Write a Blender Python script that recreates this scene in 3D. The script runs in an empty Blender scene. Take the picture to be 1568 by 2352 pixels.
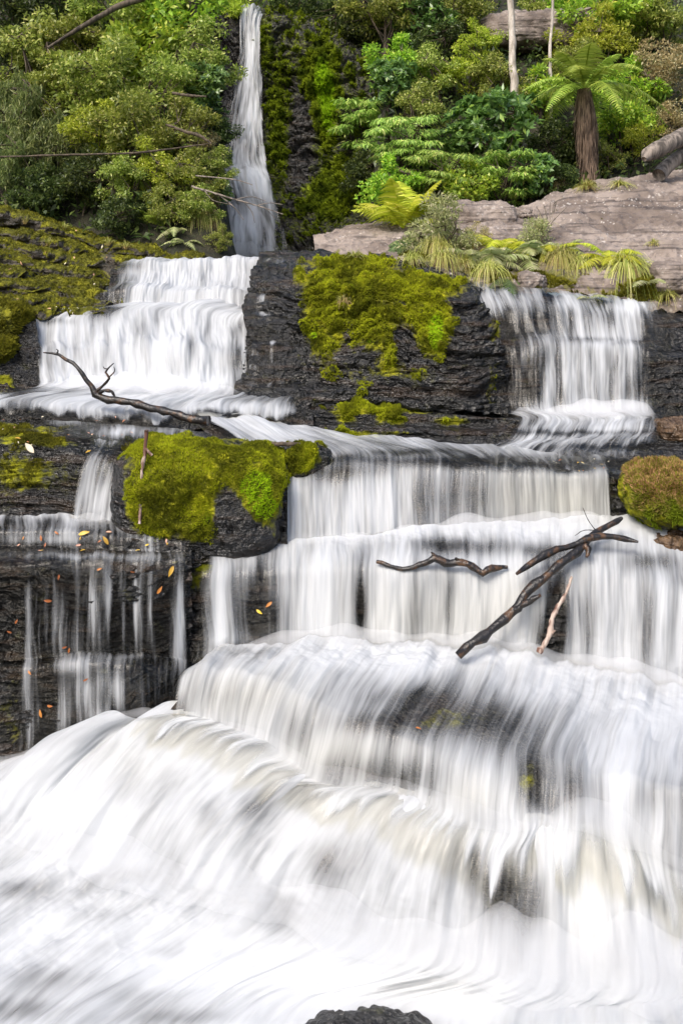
import bpy, math, random
import numpy as np
from mathutils import Vector, Matrix, Quaternion
from mathutils.bvhtree import BVHTree

S = bpy.context.scene
COL = S.collection
R = math.radians

# ---------------------------------------------------------------- camera
F, UC, VH = 2000.0, 784.0, 640.0        # focal length and horizon of the picture frame (1568 x 2352)
cam_d = bpy.data.cameras.new('camera')
cam = bpy.data.objects.new('camera', cam_d); COL.objects.link(cam)
cam_d.sensor_fit = 'VERTICAL'; cam_d.sensor_height = 36.0; cam_d.sensor_width = 24.0
cam_d.lens = 36.0 * F / 2352.0
cam_d.shift_y = -(1176 - VH) / 2352.0
cam_d.clip_start = 0.05; cam_d.clip_end = 500
cam.location = (0, 0, 0); cam.rotation_euler = (R(90), 0, 0)
S.camera = cam

# ---------------------------------------------------------------- sky and sun
sun_dir = Vector((-0.36, -0.56, 0.78)).normalized()
w = bpy.data.worlds.new('World'); S.world = w; w.use_nodes = True
wt = w.node_tree; wt.nodes.clear()
sky = wt.nodes.new('ShaderNodeTexSky'); sky.sky_type = 'NISHITA'; sky.sun_disc = False
sky.sun_elevation = math.asin(sun_dir.z); sky.sun_rotation = math.atan2(sun_dir.x, sun_dir.y)
sky.air_density = 1.0; sky.dust_density = 4.0; sky.ozone_density = 0.6
bg = wt.nodes.new('ShaderNodeBackground'); bg.inputs[1].default_value = 0.15
wo = wt.nodes.new('ShaderNodeOutputWorld')
wt.links.new(sky.outputs[0], bg.inputs[0]); wt.links.new(bg.outputs[0], wo.inputs[0])
sl = bpy.data.lights.new('sun', 'SUN'); sl.energy = 1.5; sl.angle = R(22); sl.color = (1.0, 0.96, 0.90)
so = bpy.data.objects.new('sun', sl); COL.objects.link(so)
so.rotation_euler = sun_dir.to_track_quat('Z', 'Y').to_euler(); so.location = (0, 0, 30)

S.view_settings.view_transform = 'Standard'; S.view_settings.look = 'None'
S.view_settings.exposure = 0.82; S.view_settings.gamma = 1.0
S.render.engine = 'CYCLES'
cy = S.cycles
cy.max_bounces = 8; cy.diffuse_bounces = 4; cy.glossy_bounces = 3; cy.transmission_bounces = 4
cy.transparent_max_bounces = 24; cy.caustics_reflective = False; cy.caustics_refractive = False
cy.sample_clamp_indirect = 6.0; cy.volume_bounces = 4
cy.use_denoising = True

# ---------------------------------------------------------------- numpy noise
_rs = np.random.RandomState(7)
_perm = np.concatenate([_rs.permutation(256)] * 3)
_grad = _rs.normal(size=(256, 3)); _grad /= np.linalg.norm(_grad, axis=1)[:, None]
def pnoise(p):
    p = np.asarray(p, float); i = np.floor(p).astype(int); f = p - i
    i &= 255
    u = f * f * f * (f * (f * 6 - 15) + 10)
    out = 0
    for dx in (0, 1):
        for dy in (0, 1):
            for dz in (0, 1):
                h = _perm[_perm[_perm[(i[..., 0] + dx) & 255] + ((i[..., 1] + dy) & 255)] + ((i[..., 2] + dz) & 255)]
                g = _grad[h]
                d = g[..., 0] * (f[..., 0] - dx) + g[..., 1] * (f[..., 1] - dy) + g[..., 2] * (f[..., 2] - dz)
                wx = u[..., 0] if dx else 1 - u[..., 0]
                wy = u[..., 1] if dy else 1 - u[..., 1]
                wz = u[..., 2] if dz else 1 - u[..., 2]
                out = out + d * wx * wy * wz
    return out * 1.5
def fbm(p, o=4, g=0.5):
    p = np.asarray(p, float); a = 1.0; t = 0; q = p
    for k in range(o):
        t = t + a * pnoise(q + 17.3 * k); q = q * 2.03; a *= g
    return t
def sstep(a, b, x):
    t = np.clip((x - a) / (b - a), 0, 1); return t * t * (3 - 2 * t)

# ---------------------------------------------------------------- picture frame <-> space
def at(u, v, Y):
    return np.array([(u - UC) / F * Y, Y, -(v - VH) / F * Y])
def proj(P):
    y = np.maximum(P[..., 1], 0.1)
    return UC + F * P[..., 0] / y, VH - F * P[..., 2] / y

def pchip(x, y, xi):
    """monotone cubic through (x, y[k]) along axis 0"""
    x = np.asarray(x, float); y = np.asarray(y, float); n = len(x)
    h = np.diff(x); hs = h.reshape((-1,) + (1,) * (y.ndim - 1))
    d = np.diff(y, axis=0) / hs
    m = np.zeros_like(y)
    if n > 2:
        a, b = d[:-1], d[1:]
        w1 = 2 * hs[1:] + hs[:-1]; w2 = hs[1:] + 2 * hs[:-1]
        ok = (a * b) > 0
        with np.errstate(all='ignore'):
            hm = (w1 + w2) / (w1 / a + w2 / b)
        m[1:-1] = np.where(ok, np.nan_to_num(hm), 0)
    m[0] = d[0]; m[-1] = d[-1]
    k = np.clip(np.searchsorted(x, xi) - 1, 0, n - 2)
    sh = (-1,) + (1,) * (y.ndim - 1)
    t = ((xi - x[k]) / h[k]).reshape(sh); hk = h[k].reshape(sh)
    t2, t3 = t * t, t * t * t
    return (2*t3 - 3*t2 + 1) * y[k] + (t3 - 2*t2 + t) * hk * m[k] + (-2*t3 + 3*t2) * y[k+1] + (t3 - t2) * hk * m[k+1]

def row(pts, nu):
    """points (u, v, Y[, source u]) resampled to nu points in space"""
    a = np.array([(p[0], p[1], p[2], p[3] if len(p) > 3 else p[0]) for p in pts], float)
    s = (a[:, 3] - a[0, 3]) / (a[-1, 3] - a[0, 3])
    q = pchip(s, a[:, :3], np.linspace(0, 1, nu))
    return np.stack([(q[:, 0] - UC) / F * q[:, 2], q[:, 2], -(q[:, 1] - VH) / F * q[:, 2]], 1)

def surface(rows, nu, nv):
    """rows: lists of points, or ('p', h, v) = a row between its neighbours at shares h (level) and v (down)"""
    rr = [None if r[0] == 'p' else row(r, nu) for r in rows]
    for i, r in enumerate(rows):
        if r[0] == 'p':
            a = max(k for k in range(i) if rows[k][0] != 'p'); b = min(k for k in range(i, len(rows)) if rows[k][0] != 'p')
            A, B = rr[a], rr[b]
            rr[i] = np.stack([A[:, 0] + (B[:, 0] - A[:, 0]) * r[1], A[:, 1] + (B[:, 1] - A[:, 1]) * r[1], A[:, 2] + (B[:, 2] - A[:, 2]) * r[2]], 1)
    C = np.array(rr)
    seg = np.maximum(np.linalg.norm(np.diff(C, axis=0), axis=2).mean(1), 0.02)
    x = np.concatenate([[0], np.cumsum(seg)])
    P = pchip(x, C, np.linspace(0, x[-1], nv))
    ds = np.linalg.norm(np.diff(P, axis=1), axis=2).mean(0); s = np.concatenate([[0], np.cumsum(ds)])
    dt = np.linalg.norm(np.diff(P, axis=0), axis=2); t = np.concatenate([np.zeros((1, nu)), np.cumsum(dt, 0)])
    return P, np.broadcast_to(s, (nv, nu)), t
def normals(P):
    n = np.cross(np.gradient(P, axis=0), np.gradient(P, axis=1))
    return n / np.maximum(np.linalg.norm(n, axis=2), 1e-9)[..., None]
def smooth(P, k=1):
    for _ in range(k):
        Q = P.copy()
        Q[1:-1] = (P[:-2] + 2 * P[1:-1] + P[2:]) / 4
        P = Q.copy(); P[:, 1:-1] = (Q[:, :-2] + 2 * Q[:, 1:-1] + Q[:, 2:]) / 4
    return P
def blobs(P, base, bl):
    u, v = proj(P); d = np.full(u.shape, float(base))
    for b in bl:
        d = d + b[4] * np.exp(-((u - b[0]) / b[2]) ** 2 - ((v - b[1]) / b[3]) ** 2)
    return d

# ---------------------------------------------------------------- mesh building
def mesh(name, V, Fc, mat, attrs=None, uv=None, shade=True, parent=None):
    """V n x 3, Fc m x 3 or m x 4 int array (or a list of such arrays)"""
    me = bpy.data.meshes.new(name)
    Fs = Fc if isinstance(Fc, list) else [Fc]
    Fs = [np.asarray(f, np.int32) for f in Fs if len(f)]
    tot = np.concatenate([np.full(len(f), f.shape[1], np.int32) for f in Fs])
    idx = np.concatenate([f.ravel() for f in Fs])
    me.vertices.add(len(V)); me.vertices.foreach_set('co', np.asarray(V, np.float32).ravel())
    me.loops.add(len(idx)); me.loops.foreach_set('vertex_index', idx)
    me.polygons.add(len(tot))
    me.polygons.foreach_set('loop_start', np.concatenate([[0], np.cumsum(tot)[:-1]]).astype(np.int32))
    if shade: me.polygons.foreach_set('use_smooth', np.ones(len(tot), bool))
    me.update(calc_edges=True)
    for k, a in (attrs or {}).items():
        at_ = me.attributes.new(k, 'FLOAT', 'POINT'); at_.data.foreach_set('value', np.asarray(a, np.float32).ravel())
    if uv is not None:
        l = me.uv_layers.new(name='flow')
        l.data.foreach_set('uv', np.asarray(uv, np.float32)[idx].ravel())
    for m in (mat if isinstance(mat, list) else [mat]): me.materials.append(m)
    o = bpy.data.objects.new(name, me); COL.objects.link(o)
    if parent is not None: o.parent = parent
    return o
def grid_faces(nv, nu, wrap=False):
    i = np.arange(nv * nu).reshape(nv, nu)
    if wrap: i = np.concatenate([i, i[:, :1]], 1)
    return np.stack([i[:-1, :-1], i[1:, :-1], i[1:, 1:], i[:-1, 1:]], -1).reshape(-1, 4)
def tag(o, label=None, cat=None, group=None, kind=None):
    if label: o['label'] = label
    if cat: o['category'] = cat
    if group: o['group'] = group
    if kind: o['kind'] = kind
    return o
def empty(name, loc=(0, 0, 0), rz=0.0, sc=1.0):
    o = bpy.data.objects.new(name, None); COL.objects.link(o)
    o.location = loc; o.rotation_euler = (0, 0, rz); o.scale = (sc, sc, sc); o.empty_display_size = 0.1
    return o
def copy_thing(o, parent=None):
    c = o.copy(); COL.objects.link(c)
    if parent is not None: c.parent = parent
    for ch in list(o.children): copy_thing(ch, c)
    return c

# ---------------------------------------------------------------- material helpers
class NT:
    def __init__(s, name):
        m = bpy.data.materials.new(name); m.use_nodes = True
        s.m = m; s.t = m.node_tree; s.t.nodes.clear()
        s.out = s.t.nodes.new('ShaderNodeOutputMaterial')
    def __call__(s, typ, *ins, out=0, **kw):
        n = s.t.nodes.new('ShaderNode' + typ)
        named = kw.pop('ins', {})
        for k, v in kw.items(): setattr(n, k, v)
        for k, v in list(enumerate(ins)) + list(named.items()):
            if v is None: continue
            if isinstance(v, bpy.types.NodeSocket): s.t.links.new(v, n.inputs[k])
            else:
                if isinstance(v, tuple) and len(v) == 3 and n.inputs[k].type == 'RGBA': v = v + (1,)
                n.inputs[k].default_value = v
        return n.outputs[out]
    def math(s, op, a, b=None, c=None, clamp=False):
        return s('Math', a, b, c, operation=op, use_clamp=clamp)
    def mix(s, f, a, b):
        n = s.t.nodes.new('ShaderNodeMix'); n.data_type = 'RGBA'
        for k, v in ((0, f), (6, a), (7, b)):
            if isinstance(v, bpy.types.NodeSocket): s.t.links.new(v, n.inputs[k])
            else: n.inputs[k].default_value = v + (1,) if isinstance(v, tuple) and len(v) == 3 else v
        return n.outputs[2]
    def ss(s, x, a, b):
        return s('MapRange', x, a, b, 0.0, 1.0, interpolation_type='SMOOTHSTEP')
    def noise(s, vec, scale, detail=4.0, rough=0.55, dist=0.0):
        return s('TexNoise', ins={'Vector': vec, 'Scale': scale, 'Detail': detail, 'Roughness': rough, 'Distortion': dist})
    def attr(s, name):
        return s('Attribute', attribute_name=name, out=2)
    def done(s, sh):
        s.t.links.new(sh, s.out.inputs[0]); return s.m

def m_wet_rock(name, dark, light, mosscols, rough=0.17, moss_rough=0.9, bump=0.85, scale=1.0):
    n = NT(name); pos = n('TexCoord', out=3)
    a = n.noise(pos, 2.2 * scale, 6, 0.6); b = n.noise(pos, 14 * scale, 5, 0.6); c = n.noise(pos, 38 * scale, 3, 0.6)
    st = n.noise(n('VectorMath', pos, (0.8, 0.8, 7.0), operation='MULTIPLY'), 2.0 * scale, 4, 0.55)
    base = n.mix(n.ss(n.math('ADD', n.math('MULTIPLY', a, 0.5), n.math('MULTIPLY', b, 0.5)), 0.36, 0.66), dark, light)
    base = n.mix(n.math('MULTIPLY', n.ss(st, 0.5, 0.66), 0.6), base, (0.045, 0.029, 0.018))
    base = n.mix(n.math('MULTIPLY', n.ss(n.noise(pos, 6.0, 5, 0.7), 0.58, 0.68), 0.5), base, (0.05, 0.05, 0.014))
    mo = n.attr('moss')
    mk = n.ss(n.math('ADD', mo, n.math('MULTIPLY', n.math('SUBTRACT', n.math('ADD', n.math('MULTIPLY', a, 0.5), n.math('MULTIPLY', b, 0.5)), 0.5), 1.5)), 0.3, 0.62)
    mc = n.mix(n.ss(b, 0.35, 0.65), mosscols[0], mosscols[1])
    mc = n.mix(n.ss(n.noise(pos, 5.0, 3), 0.52, 0.68), mc, mosscols[2])
    col = n.mix(mk, base, mc)
    ro = n.math('ADD', n.math('MULTIPLY', mk, moss_rough - rough), n.math('ADD', rough - 0.07, n.math('MULTIPLY', b, 0.16)))
    vor = n('TexVoronoi', ins={'Vector': n('VectorMath', pos, n('VectorMath', n('TexNoise', ins={'Vector': pos, 'Scale': 9.0, 'Detail': 3.0}, out=1), (0.2, 0.2, 0.2), operation='MULTIPLY'), operation='ADD'), 'Scale': 11.0 * scale}, feature='F1')
    h = n.math('ADD', n.math('ADD', n.math('MULTIPLY', b, 0.8), n.math('MULTIPLY', vor, 0.5)), n.math('ADD', n.math('MULTIPLY', c, 0.16), n.math('MULTIPLY', st, 0.9)))
    bp = n('Bump', ins={'Strength': bump, 'Distance': 0.09, 'Height': h})
    return n.done(n('BsdfPrincipled', ins={'Base Color': col, 'Roughness': ro, 'Normal': bp, 'Specular IOR Level': n.math('SUBTRACT', 0.5, n.math('MULTIPLY', mk, 0.4))}))

MOSS = ((0.06, 0.065, 0.008), (0.20, 0.20, 0.012), (0.36, 0.35, 0.016))
M_rock = m_wet_rock('wet_rock', (0.004, 0.004, 0.0043), (0.022, 0.021, 0.019), MOSS)
M_bed = m_wet_rock('stream_bed_rock', (0.008, 0.008, 0.008), (0.036, 0.034, 0.031), MOSS, rough=0.28)
M_bank = m_wet_rock('mossy_bank_rock', (0.02, 0.018, 0.013), (0.08, 0.065, 0.045), ((0.05, 0.05, 0.01), (0.14, 0.14, 0.018), (0.24, 0.23, 0.02)), rough=0.5)
M_cliff = m_wet_rock('mossy_cliff_rock', (0.012, 0.012, 0.012), (0.05, 0.045, 0.04), ((0.03, 0.042, 0.007), (0.12, 0.15, 0.012), (0.22, 0.28, 0.015)), rough=0.35)

def m_dry_rock():
    n = NT('dry_sandstone'); pos = n('TexCoord', out=3)
    a = n.noise(pos, 1.3, 6, 0.6); b = n.noise(pos, 9, 6, 0.65)
    st = n.noise(n('VectorMath', pos, (0.5, 0.5, 9.0), operation='MULTIPLY'), 1.6, 5, 0.6)
    col = n.mix(n.ss(a, 0.35, 0.65), (0.125, 0.095, 0.076), (0.27, 0.222, 0.188))
    col = n.mix(n.math('MULTIPLY', n.ss(b, 0.5, 0.72), 0.6), col, (0.07, 0.056, 0.05))
    col = n.mix(n.math('MULTIPLY', n.ss(st, 0.54, 0.62), 0.8), col, (0.055, 0.042, 0.037))
    vo = n('TexVoronoi', ins={'Vector': pos, 'Scale': 17.0, 'Randomness': 1.0}, feature='F1')
    spot = n.math('MULTIPLY', n.math('SUBTRACT', 1.0, n.ss(n.math('ADD', vo, n.math('MULTIPLY', n.math('SUBTRACT', b, 0.5), 0.9)), 0.12, 0.34)), n.ss(n.noise(pos, 3.0, 5), 0.46, 0.62))
    col = n.mix(n.math('MULTIPLY', spot, 0.55), col, (0.62, 0.58, 0.53))
    mo = n.attr('moss')
    mk = n.ss(n.math('ADD', mo, n.math('MULTIPLY', n.math('SUBTRACT', b, 0.5), 1.6)), 0.35, 0.65)
    col = n.mix(mk, col, n.mix(n.ss(b, 0.4, 0.6), (0.05, 0.05, 0.01), (0.14, 0.13, 0.02)))
    h = n.math('ADD', n.math('MULTIPLY', b, 0.6), n.math('MULTIPLY', st, 0.9))
    bp = n('Bump', ins={'Strength': 0.7, 'Distance': 0.08, 'Height': h})
    return n.done(n('BsdfPrincipled', ins={'Base Color': col, 'Roughness': 0.72, 'Normal': bp}))
M_dry = m_dry_rock()

def m_water(name, k_=2.4, foam=(0.60, 0.62, 0.64), cream=(0.60, 0.58, 0.48), fine=1.0, bump=0.35, ln=1.0):
    """white silky water: 'dens' says how much foam it carries, the flow map runs its streaks downstream"""
    n = NT(name); uv = n('UVMap', uv_map='flow')
    pos = n('TexCoord', out=3)
    warp = n('VectorMath', n('VectorMath', n('TexNoise', ins={'Vector': pos, 'Scale': 1.4, 'Detail': 2.0}, out=1), (0.5, 0.5, 0.5), operation='SUBTRACT'), (0.10, 0.3, 0.0), operation='MULTIPLY')
    q = n('VectorMath', uv, warp, operation='ADD')
    def st(sx, sy, det=3.0, dist=0.0):
        return n.noise(n('VectorMath', q, (sx, sy, 1.0), operation='MULTIPLY'), 1.0, det, 0.55, dist)
    a = st(3.2 * fine, 0.75 * ln); b = st(11 * fine, 0.9 * ln); c = st(34 * fine, 1.3 * ln, 2.0)
    k = n.math('ADD', n.math('MULTIPLY', a, 0.40), n.math('ADD', n.math('MULTIPLY', b, 0.36), n.math('MULTIPLY', c, 0.24)))
    k = n.math('SUBTRACT', k, 0.5)
    d = n.attr('dens')
    cov = n.math('ADD', d, n.math('MULTIPLY', k, k_))
    al = n.ss(cov, 0.0, 1.2)
    col = n.mix(n.math('MULTIPLY', n.attr('cream'), 0.6), foam, cream)
    h = n.math('ADD', n.math('MULTIPLY', b, 0.7), n.math('ADD', n.math('MULTIPLY', c, 0.3), a))
    bp = n('Bump', ins={'Strength': bump, 'Distance': 0.05, 'Height': h})
    df = n('BsdfDiffuse', col, ins={'Normal': bp})
    tl = n('BsdfTranslucent', col, bp)
    fo = n('MixShader', 0.25, df, tl)
    gl = n('BsdfAnisotropic', (0.8, 0.8, 0.8), 0.28, ins={'Normal': bp})
    lw = n('Fresnel', 1.33, bp)
    clear = n('MixShader', n.math('MULTIPLY', lw, n.ss(d, -0.35, 0.15)), n('BsdfTransparent', (0.93, 0.92, 0.88)), gl)
    none = n('BsdfTransparent', (1, 1, 1))
    wet = n('MixShader', n.ss(d, -0.5, -0.2), none, clear)
    return n.done(n('MixShader', al, wet, fo))
M_water = m_water('white_water')
M_pool = m_water('foaming_pool_water', k_=1.8, fine=0.7, bump=0.22, ln=2.3)
M_thin = m_water('thin_strand_water', k_=3.6)
# ================================================================ the stream bed, its ledges and the water on them
TRI_V, TRI_F = [], []                   # coarse copy of the solid ground, used to set things down on it
_off = [0]
def remember(P, k=2):
    Q = P[::k, ::k]
    if (P.shape[0] - 1) % k: Q = np.concatenate([Q, P[-1:, ::k]], 0)
    nv, nu = Q.shape[:2]
    TRI_V.append(Q.reshape(-1, 3)); TRI_F.append(grid_faces(nv, nu) + _off[0]); _off[0] += nv * nu

MOSSY = []                              # (P, N, moss) grids that later grow tufts
def rock(name, rows, nu, nv, amp=0.05, strata=0.05, sfreq=5.0, moss=(), mbase=0.0, mat=None, back=0.03, seed=0, keep=None, tufts=True, lump=0.03, cap=None, ledgy=False, mk_=1.0):
    P, s, t = keep if keep is not None else surface(rows, nu, nv)
    P = smooth(P, 1)
    N = normals(smooth(P, 3))
    q = P + seed * 3.7
    d = fbm(q * 1.6, 3) * 0.6 + (0.35 - np.abs(fbm(q * np.array([3.2, 3.2, 5.5]), 3))) * 0.6 + fbm(q * np.array([9, 9, 22.]), 3) * 0.16
    wv = q[..., 2] * sfreq + fbm(q * np.array([0.7, 0.7, 0.7]), 3) * 1.3
    fr = wv - np.floor(wv)
    hs = pnoise(np.stack([np.floor(wv) * 7.1, q[..., 0] * 1.1, q[..., 1] * 0.4], -1))
    saw = (sstep(0.0, 0.16, fr) - sstep(0.5, 1.0, fr) * 0.8) * 0.5 + hs * 0.7
    w2 = wv * 3.7 + fbm(q * 2.1 + 3, 2) * 0.8; f2 = w2 - np.floor(w2)
    saw = saw + 0.4 * (sstep(0, 0.2, f2) - sstep(0.6, 1, f2)) + 0.45 * pnoise(np.stack([np.floor(w2) * 3.3, q[..., 0] * 3, q[..., 1]], -1))
    steep = 1 - np.clip(N[..., 2], 0, 1) ** 2
    mo = np.clip(blobs(P, mbase, moss) * mk_, 0, 1.3) if (moss or mbase) else np.zeros(P.shape[:2])
    lumps = (np.abs(fbm(q * 5.0 + 9, 3)) * 1.3 + np.abs(fbm(q * 13 + 3, 2)) * 0.6) if (moss or mbase) else 0
    mk = sstep(0.47, 0.77, mo + fbm(q * 4.5 + 5, 4) * 0.6) if (moss or mbase) else 0
    D = amp * d + 1.6 * strata * saw * steep - back + lump * mk * lumps * 1.6
    if cap is not None: D = np.minimum(D, cap - 0.02 + 0.25 * np.minimum(D - cap, 0.1))
    V = P + N * D[..., None]
    if ledgy: mo = mo * (0.25 + 0.75 * sstep(0.0, 0.55, normals(V)[..., 2])); mk = mk * sstep(0.1, 0.5, normals(V)[..., 2])
    remember(V)
    o = mesh(name, V.reshape(-1, 3), grid_faces(*V.shape[:2]), mat or M_rock, {'moss': mo})
    tag(o, kind='structure')
    if (moss or mbase) and tufts: MOSSY.append((V, normals(V), mk * (0.6 + 0.4 * np.clip(mo, 0, 1))))
    return o
def water(name, rows, nu, nv, dens, dbase=0.9, cream=(), amp=0.03, fine=0.02, off=0.03, mat=None, seed=0, keep=None, foamy=(), edge=0.025, foot=0.03, head=0.02, calm=0.0):
    P, s, t = keep if keep is not None else surface(rows, nu, nv)
    P = smooth(P, 2)
    N = normals(smooth(P, 3))
    q = np.stack([s * 2.6, t * 0.8, np.full(s.shape, seed * 5.3)], -1)
    q2 = np.stack([s * 8.0, t * 1.1, np.full(s.shape, seed * 3.1)], -1)
    d = np.maximum(amp * fbm(q, 3) + fine * fbm(q2, 3), -0.02)
    D = blobs(P, dbase, dens)
    nv, nu = D.shape; pu = np.linspace(0, 1, nu)[None]; pv = np.linspace(0, 1, nv)[:, None]; wob = 1 + 0.8 * fbm(q2 + 2, 3)
    for x, e in ((pu, edge), (1 - pu, edge), (1 - pv, foot), (pv, head)):
        if e: D = D - 1.5 * (1 - sstep(0, 1, x / (e * np.maximum(wob, 0.15))))
    fo = blobs(P, 0, foamy) if foamy else 0
    d = d + 0.022 * fo * fbm(P * 6.5 + seed, 4)
    if calm: d = d * sstep(0, calm, np.linspace(0, 1, d.shape[0]))[:, None]
    V = P + N * (d + off)[..., None]
    remember(V, 3)
    o = mesh(name, V.reshape(-1, 3), grid_faces(*V.shape[:2]), mat or M_water,
             {'dens': D, 'cream': np.clip(blobs(P, 0.0, cream), 0, 1)}, uv=np.stack([s, t], -1).reshape(-1, 2))
    return tag(o, kind='structure')

# ---------------------------------------------------------------- foot of the cascades: pool and the long white slope
A0 = [(430,1545,6.4,395),(455,1530,6.45,420),(485,1518,6.5,440),(520,1498,6.5,480),(620,1480,6.55,560),(800,1470,6.58,700),(900,1470,6.56,790),(1020,1478,6.52,900),
      (1120,1492,6.48,1000),(1230,1508,6.42,1130),(1400,1540,6.32,1330),(1600,1578,6.2,1568),(1740,1600,6.1,1720)]
LIP1 = [(395,1612,6.05),(420,1575,6.1),(480,1544,6.1),(560,1548,6.0),(640,1575,5.9),(700,1600,5.8),(790,1636,5.65),(900,1680,5.5),(1000,1722,5.35),
        (1060,1758,5.25),(1130,1772,5.2),(1200,1765,5.2),(1260,1748,5.25),(1330,1770,5.2),(1450,1790,5.1),(1568,1810,5.0),(1720,1830,4.9)]
F1 = [(370,1655,5.95,395),(392,1650,5.95,420),(450,1652,5.92,480),(525,1672,5.83,560),(600,1705,5.72,640),(660,1742,5.6,700),(745,1800,5.42,790),(880,1812,5.36,900),(985,1846,5.2,1000),
      (1050,1872,5.1,1060),(1120,1895,5.02,1130),(1195,1905,4.98,1200),(1255,1885,5.0,1260),(1325,1885,4.99,1330),(1440,1922,4.93,1450),(1566,1990,4.83,1568),(1720,2020,4.78,1720)]
S0 = [(-60,1772,6.4),(0,1748,6.38),(100,1728,6.32),(180,1675,6.22),(270,1640,6.12),(390,1628,6.0),(480,1640,5.95),(560,1662,5.86),(640,1706,5.72),(720,1766,5.52),(800,1796,5.44),
      (900,1794,5.42),(1000,1832,5.24),(1060,1858,5.14),(1150,1888,5.03),(1300,1862,5.03),(1400,1888,4.98),(1568,1968,4.88),(1720,2000,4.82)]
G1 = [(-420,1850,5.9,-60),(-330,1860,5.87,0),(-200,1885,5.78,100),(-120,1905,5.7,180),(-30,1930,5.6,270),(80,1965,5.5,390),(150,1995,5.4,480),(215,2020,5.32,560),(300,2040,5.25,640),(390,2058,5.2,720),
      (490,2075,5.16,800),(630,2105,5.06,900),(790,2155,4.92,1000),(895,2190,4.81,1060),(1060,2215,4.75,1150),(1270,2248,4.68,1300),(1395,2252,4.67,1400),(1566,2240,4.7,1568),(1720,2232,4.72,1720)]
PM = [(-700,2080,5.15,-60),(-330,2120,5.1,240),(0,2190,4.95,560),(400,2270,4.75,900),(800,2305,4.66,1150),(1180,2318,4.62,1300),(1540,2312,4.63,1568),(1760,2300,4.64,1720)]
PE = [(-1100,2560,4.1,-60),(-650,2560,4.1,300),(0,2570,4.1,900),(700,2570,4.1,1150),(1150,2570,4.1,1300),(1850,2570,4.1,1720)]
S0 = [q_ for q_ in S0 if q_[0] < 280] + [(330, 1652, 6.2)] + [(UC + (a - UC) * y / (y + .16), VH + (b_ - 6 - VH) * y / (y + .16), y + .16) for a, b_, y, s_ in F1 if a > 360]
slope = [S0, ('p', 0.22, 0.07), ('p', 0.45, 0.24), ('p', 0.72, 0.55), G1, PM, PE]
SLOPE = surface(slope, 460, 340); SN = normals(smooth(SLOPE[0], 3))
def run_out(arc, lift):
    r_ = []
    for a, b_, y, s_ in F1:
        p_ = at(a, b_, y); j_ = int(np.argmin(((SLOPE[0][0] - p_) ** 2).sum(1))); i_ = int(np.searchsorted(SLOPE[2][:, j_], arc + 0.16))
        q_ = SLOPE[0][i_, j_] + SN[i_, j_] * lift
        r_.append((UC + F * q_[0] / q_[1], VH - F * q_[2] / q_[1], q_[1], s_))
    return r_
first_drop = [A0, ('p', 0.55, 0.45), LIP1, ('p', 0.35, 0.22), ('p', 0.7, 0.6), F1, run_out(0.10, 0.035), run_out(0.24, 0.03), run_out(0.40, 0.02)]
KEEP = surface(first_drop, 420, 220)
rock('rock_ledge', None, 0, 0, keep=surface(first_drop[:6] + [[(a, b_ + 75, y + 0.06, s_) for a, b_, y, s_ in F1]], 420, 220), cap=0.0, amp=0.07, strata=0.03, back=0.05, mat=M_bed, moss=[(1210,1790,30,60,0.5),(1040,1640,90,30,0.45)], tufts=False)
water('stream_water', None, 0, 0, keep=KEEP, dbase=0.86, seed=1, amp=0.05, fine=0.025, foot=0.27, head=0.05, dens=[
    (1010,1650,200,62,-0.72),(930,1600,150,32,-0.25),(1150,1700,130,50,-0.3),(1220,1790,45,70,-0.85),(1330,1810,60,60,-0.42),(1500,1830,70,50,-0.35),(850,1665,80,26,-0.3),
    (870,1770,150,45,-0.46),(960,1800,90,40,-0.2),(700,1650,60,50,-0.25),(560,1508,70,20,-0.45),(690,1700,25,40,-0.3),(1110,1810,50,50,0.2),
    (1420,1780,55,70,0.25),(1000,1520,500,28,0.35),(1290,1590,90,40,0.1),(1500,1650,110,70,0.25),(500,1600,70,40,-0.22),(1250,1850,40,30,-0.3),(385,1620,22,60,-0.5)],
    cream=[(560,1600,170,60,0.55),(780,1740,160,70,0.6),(1090,1830,70,50,0.5),(1420,1960,90,50,0.4)], foamy=[(1000,1500,600,40,1.0),(1450,1600,200,60,0.6)])

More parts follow.
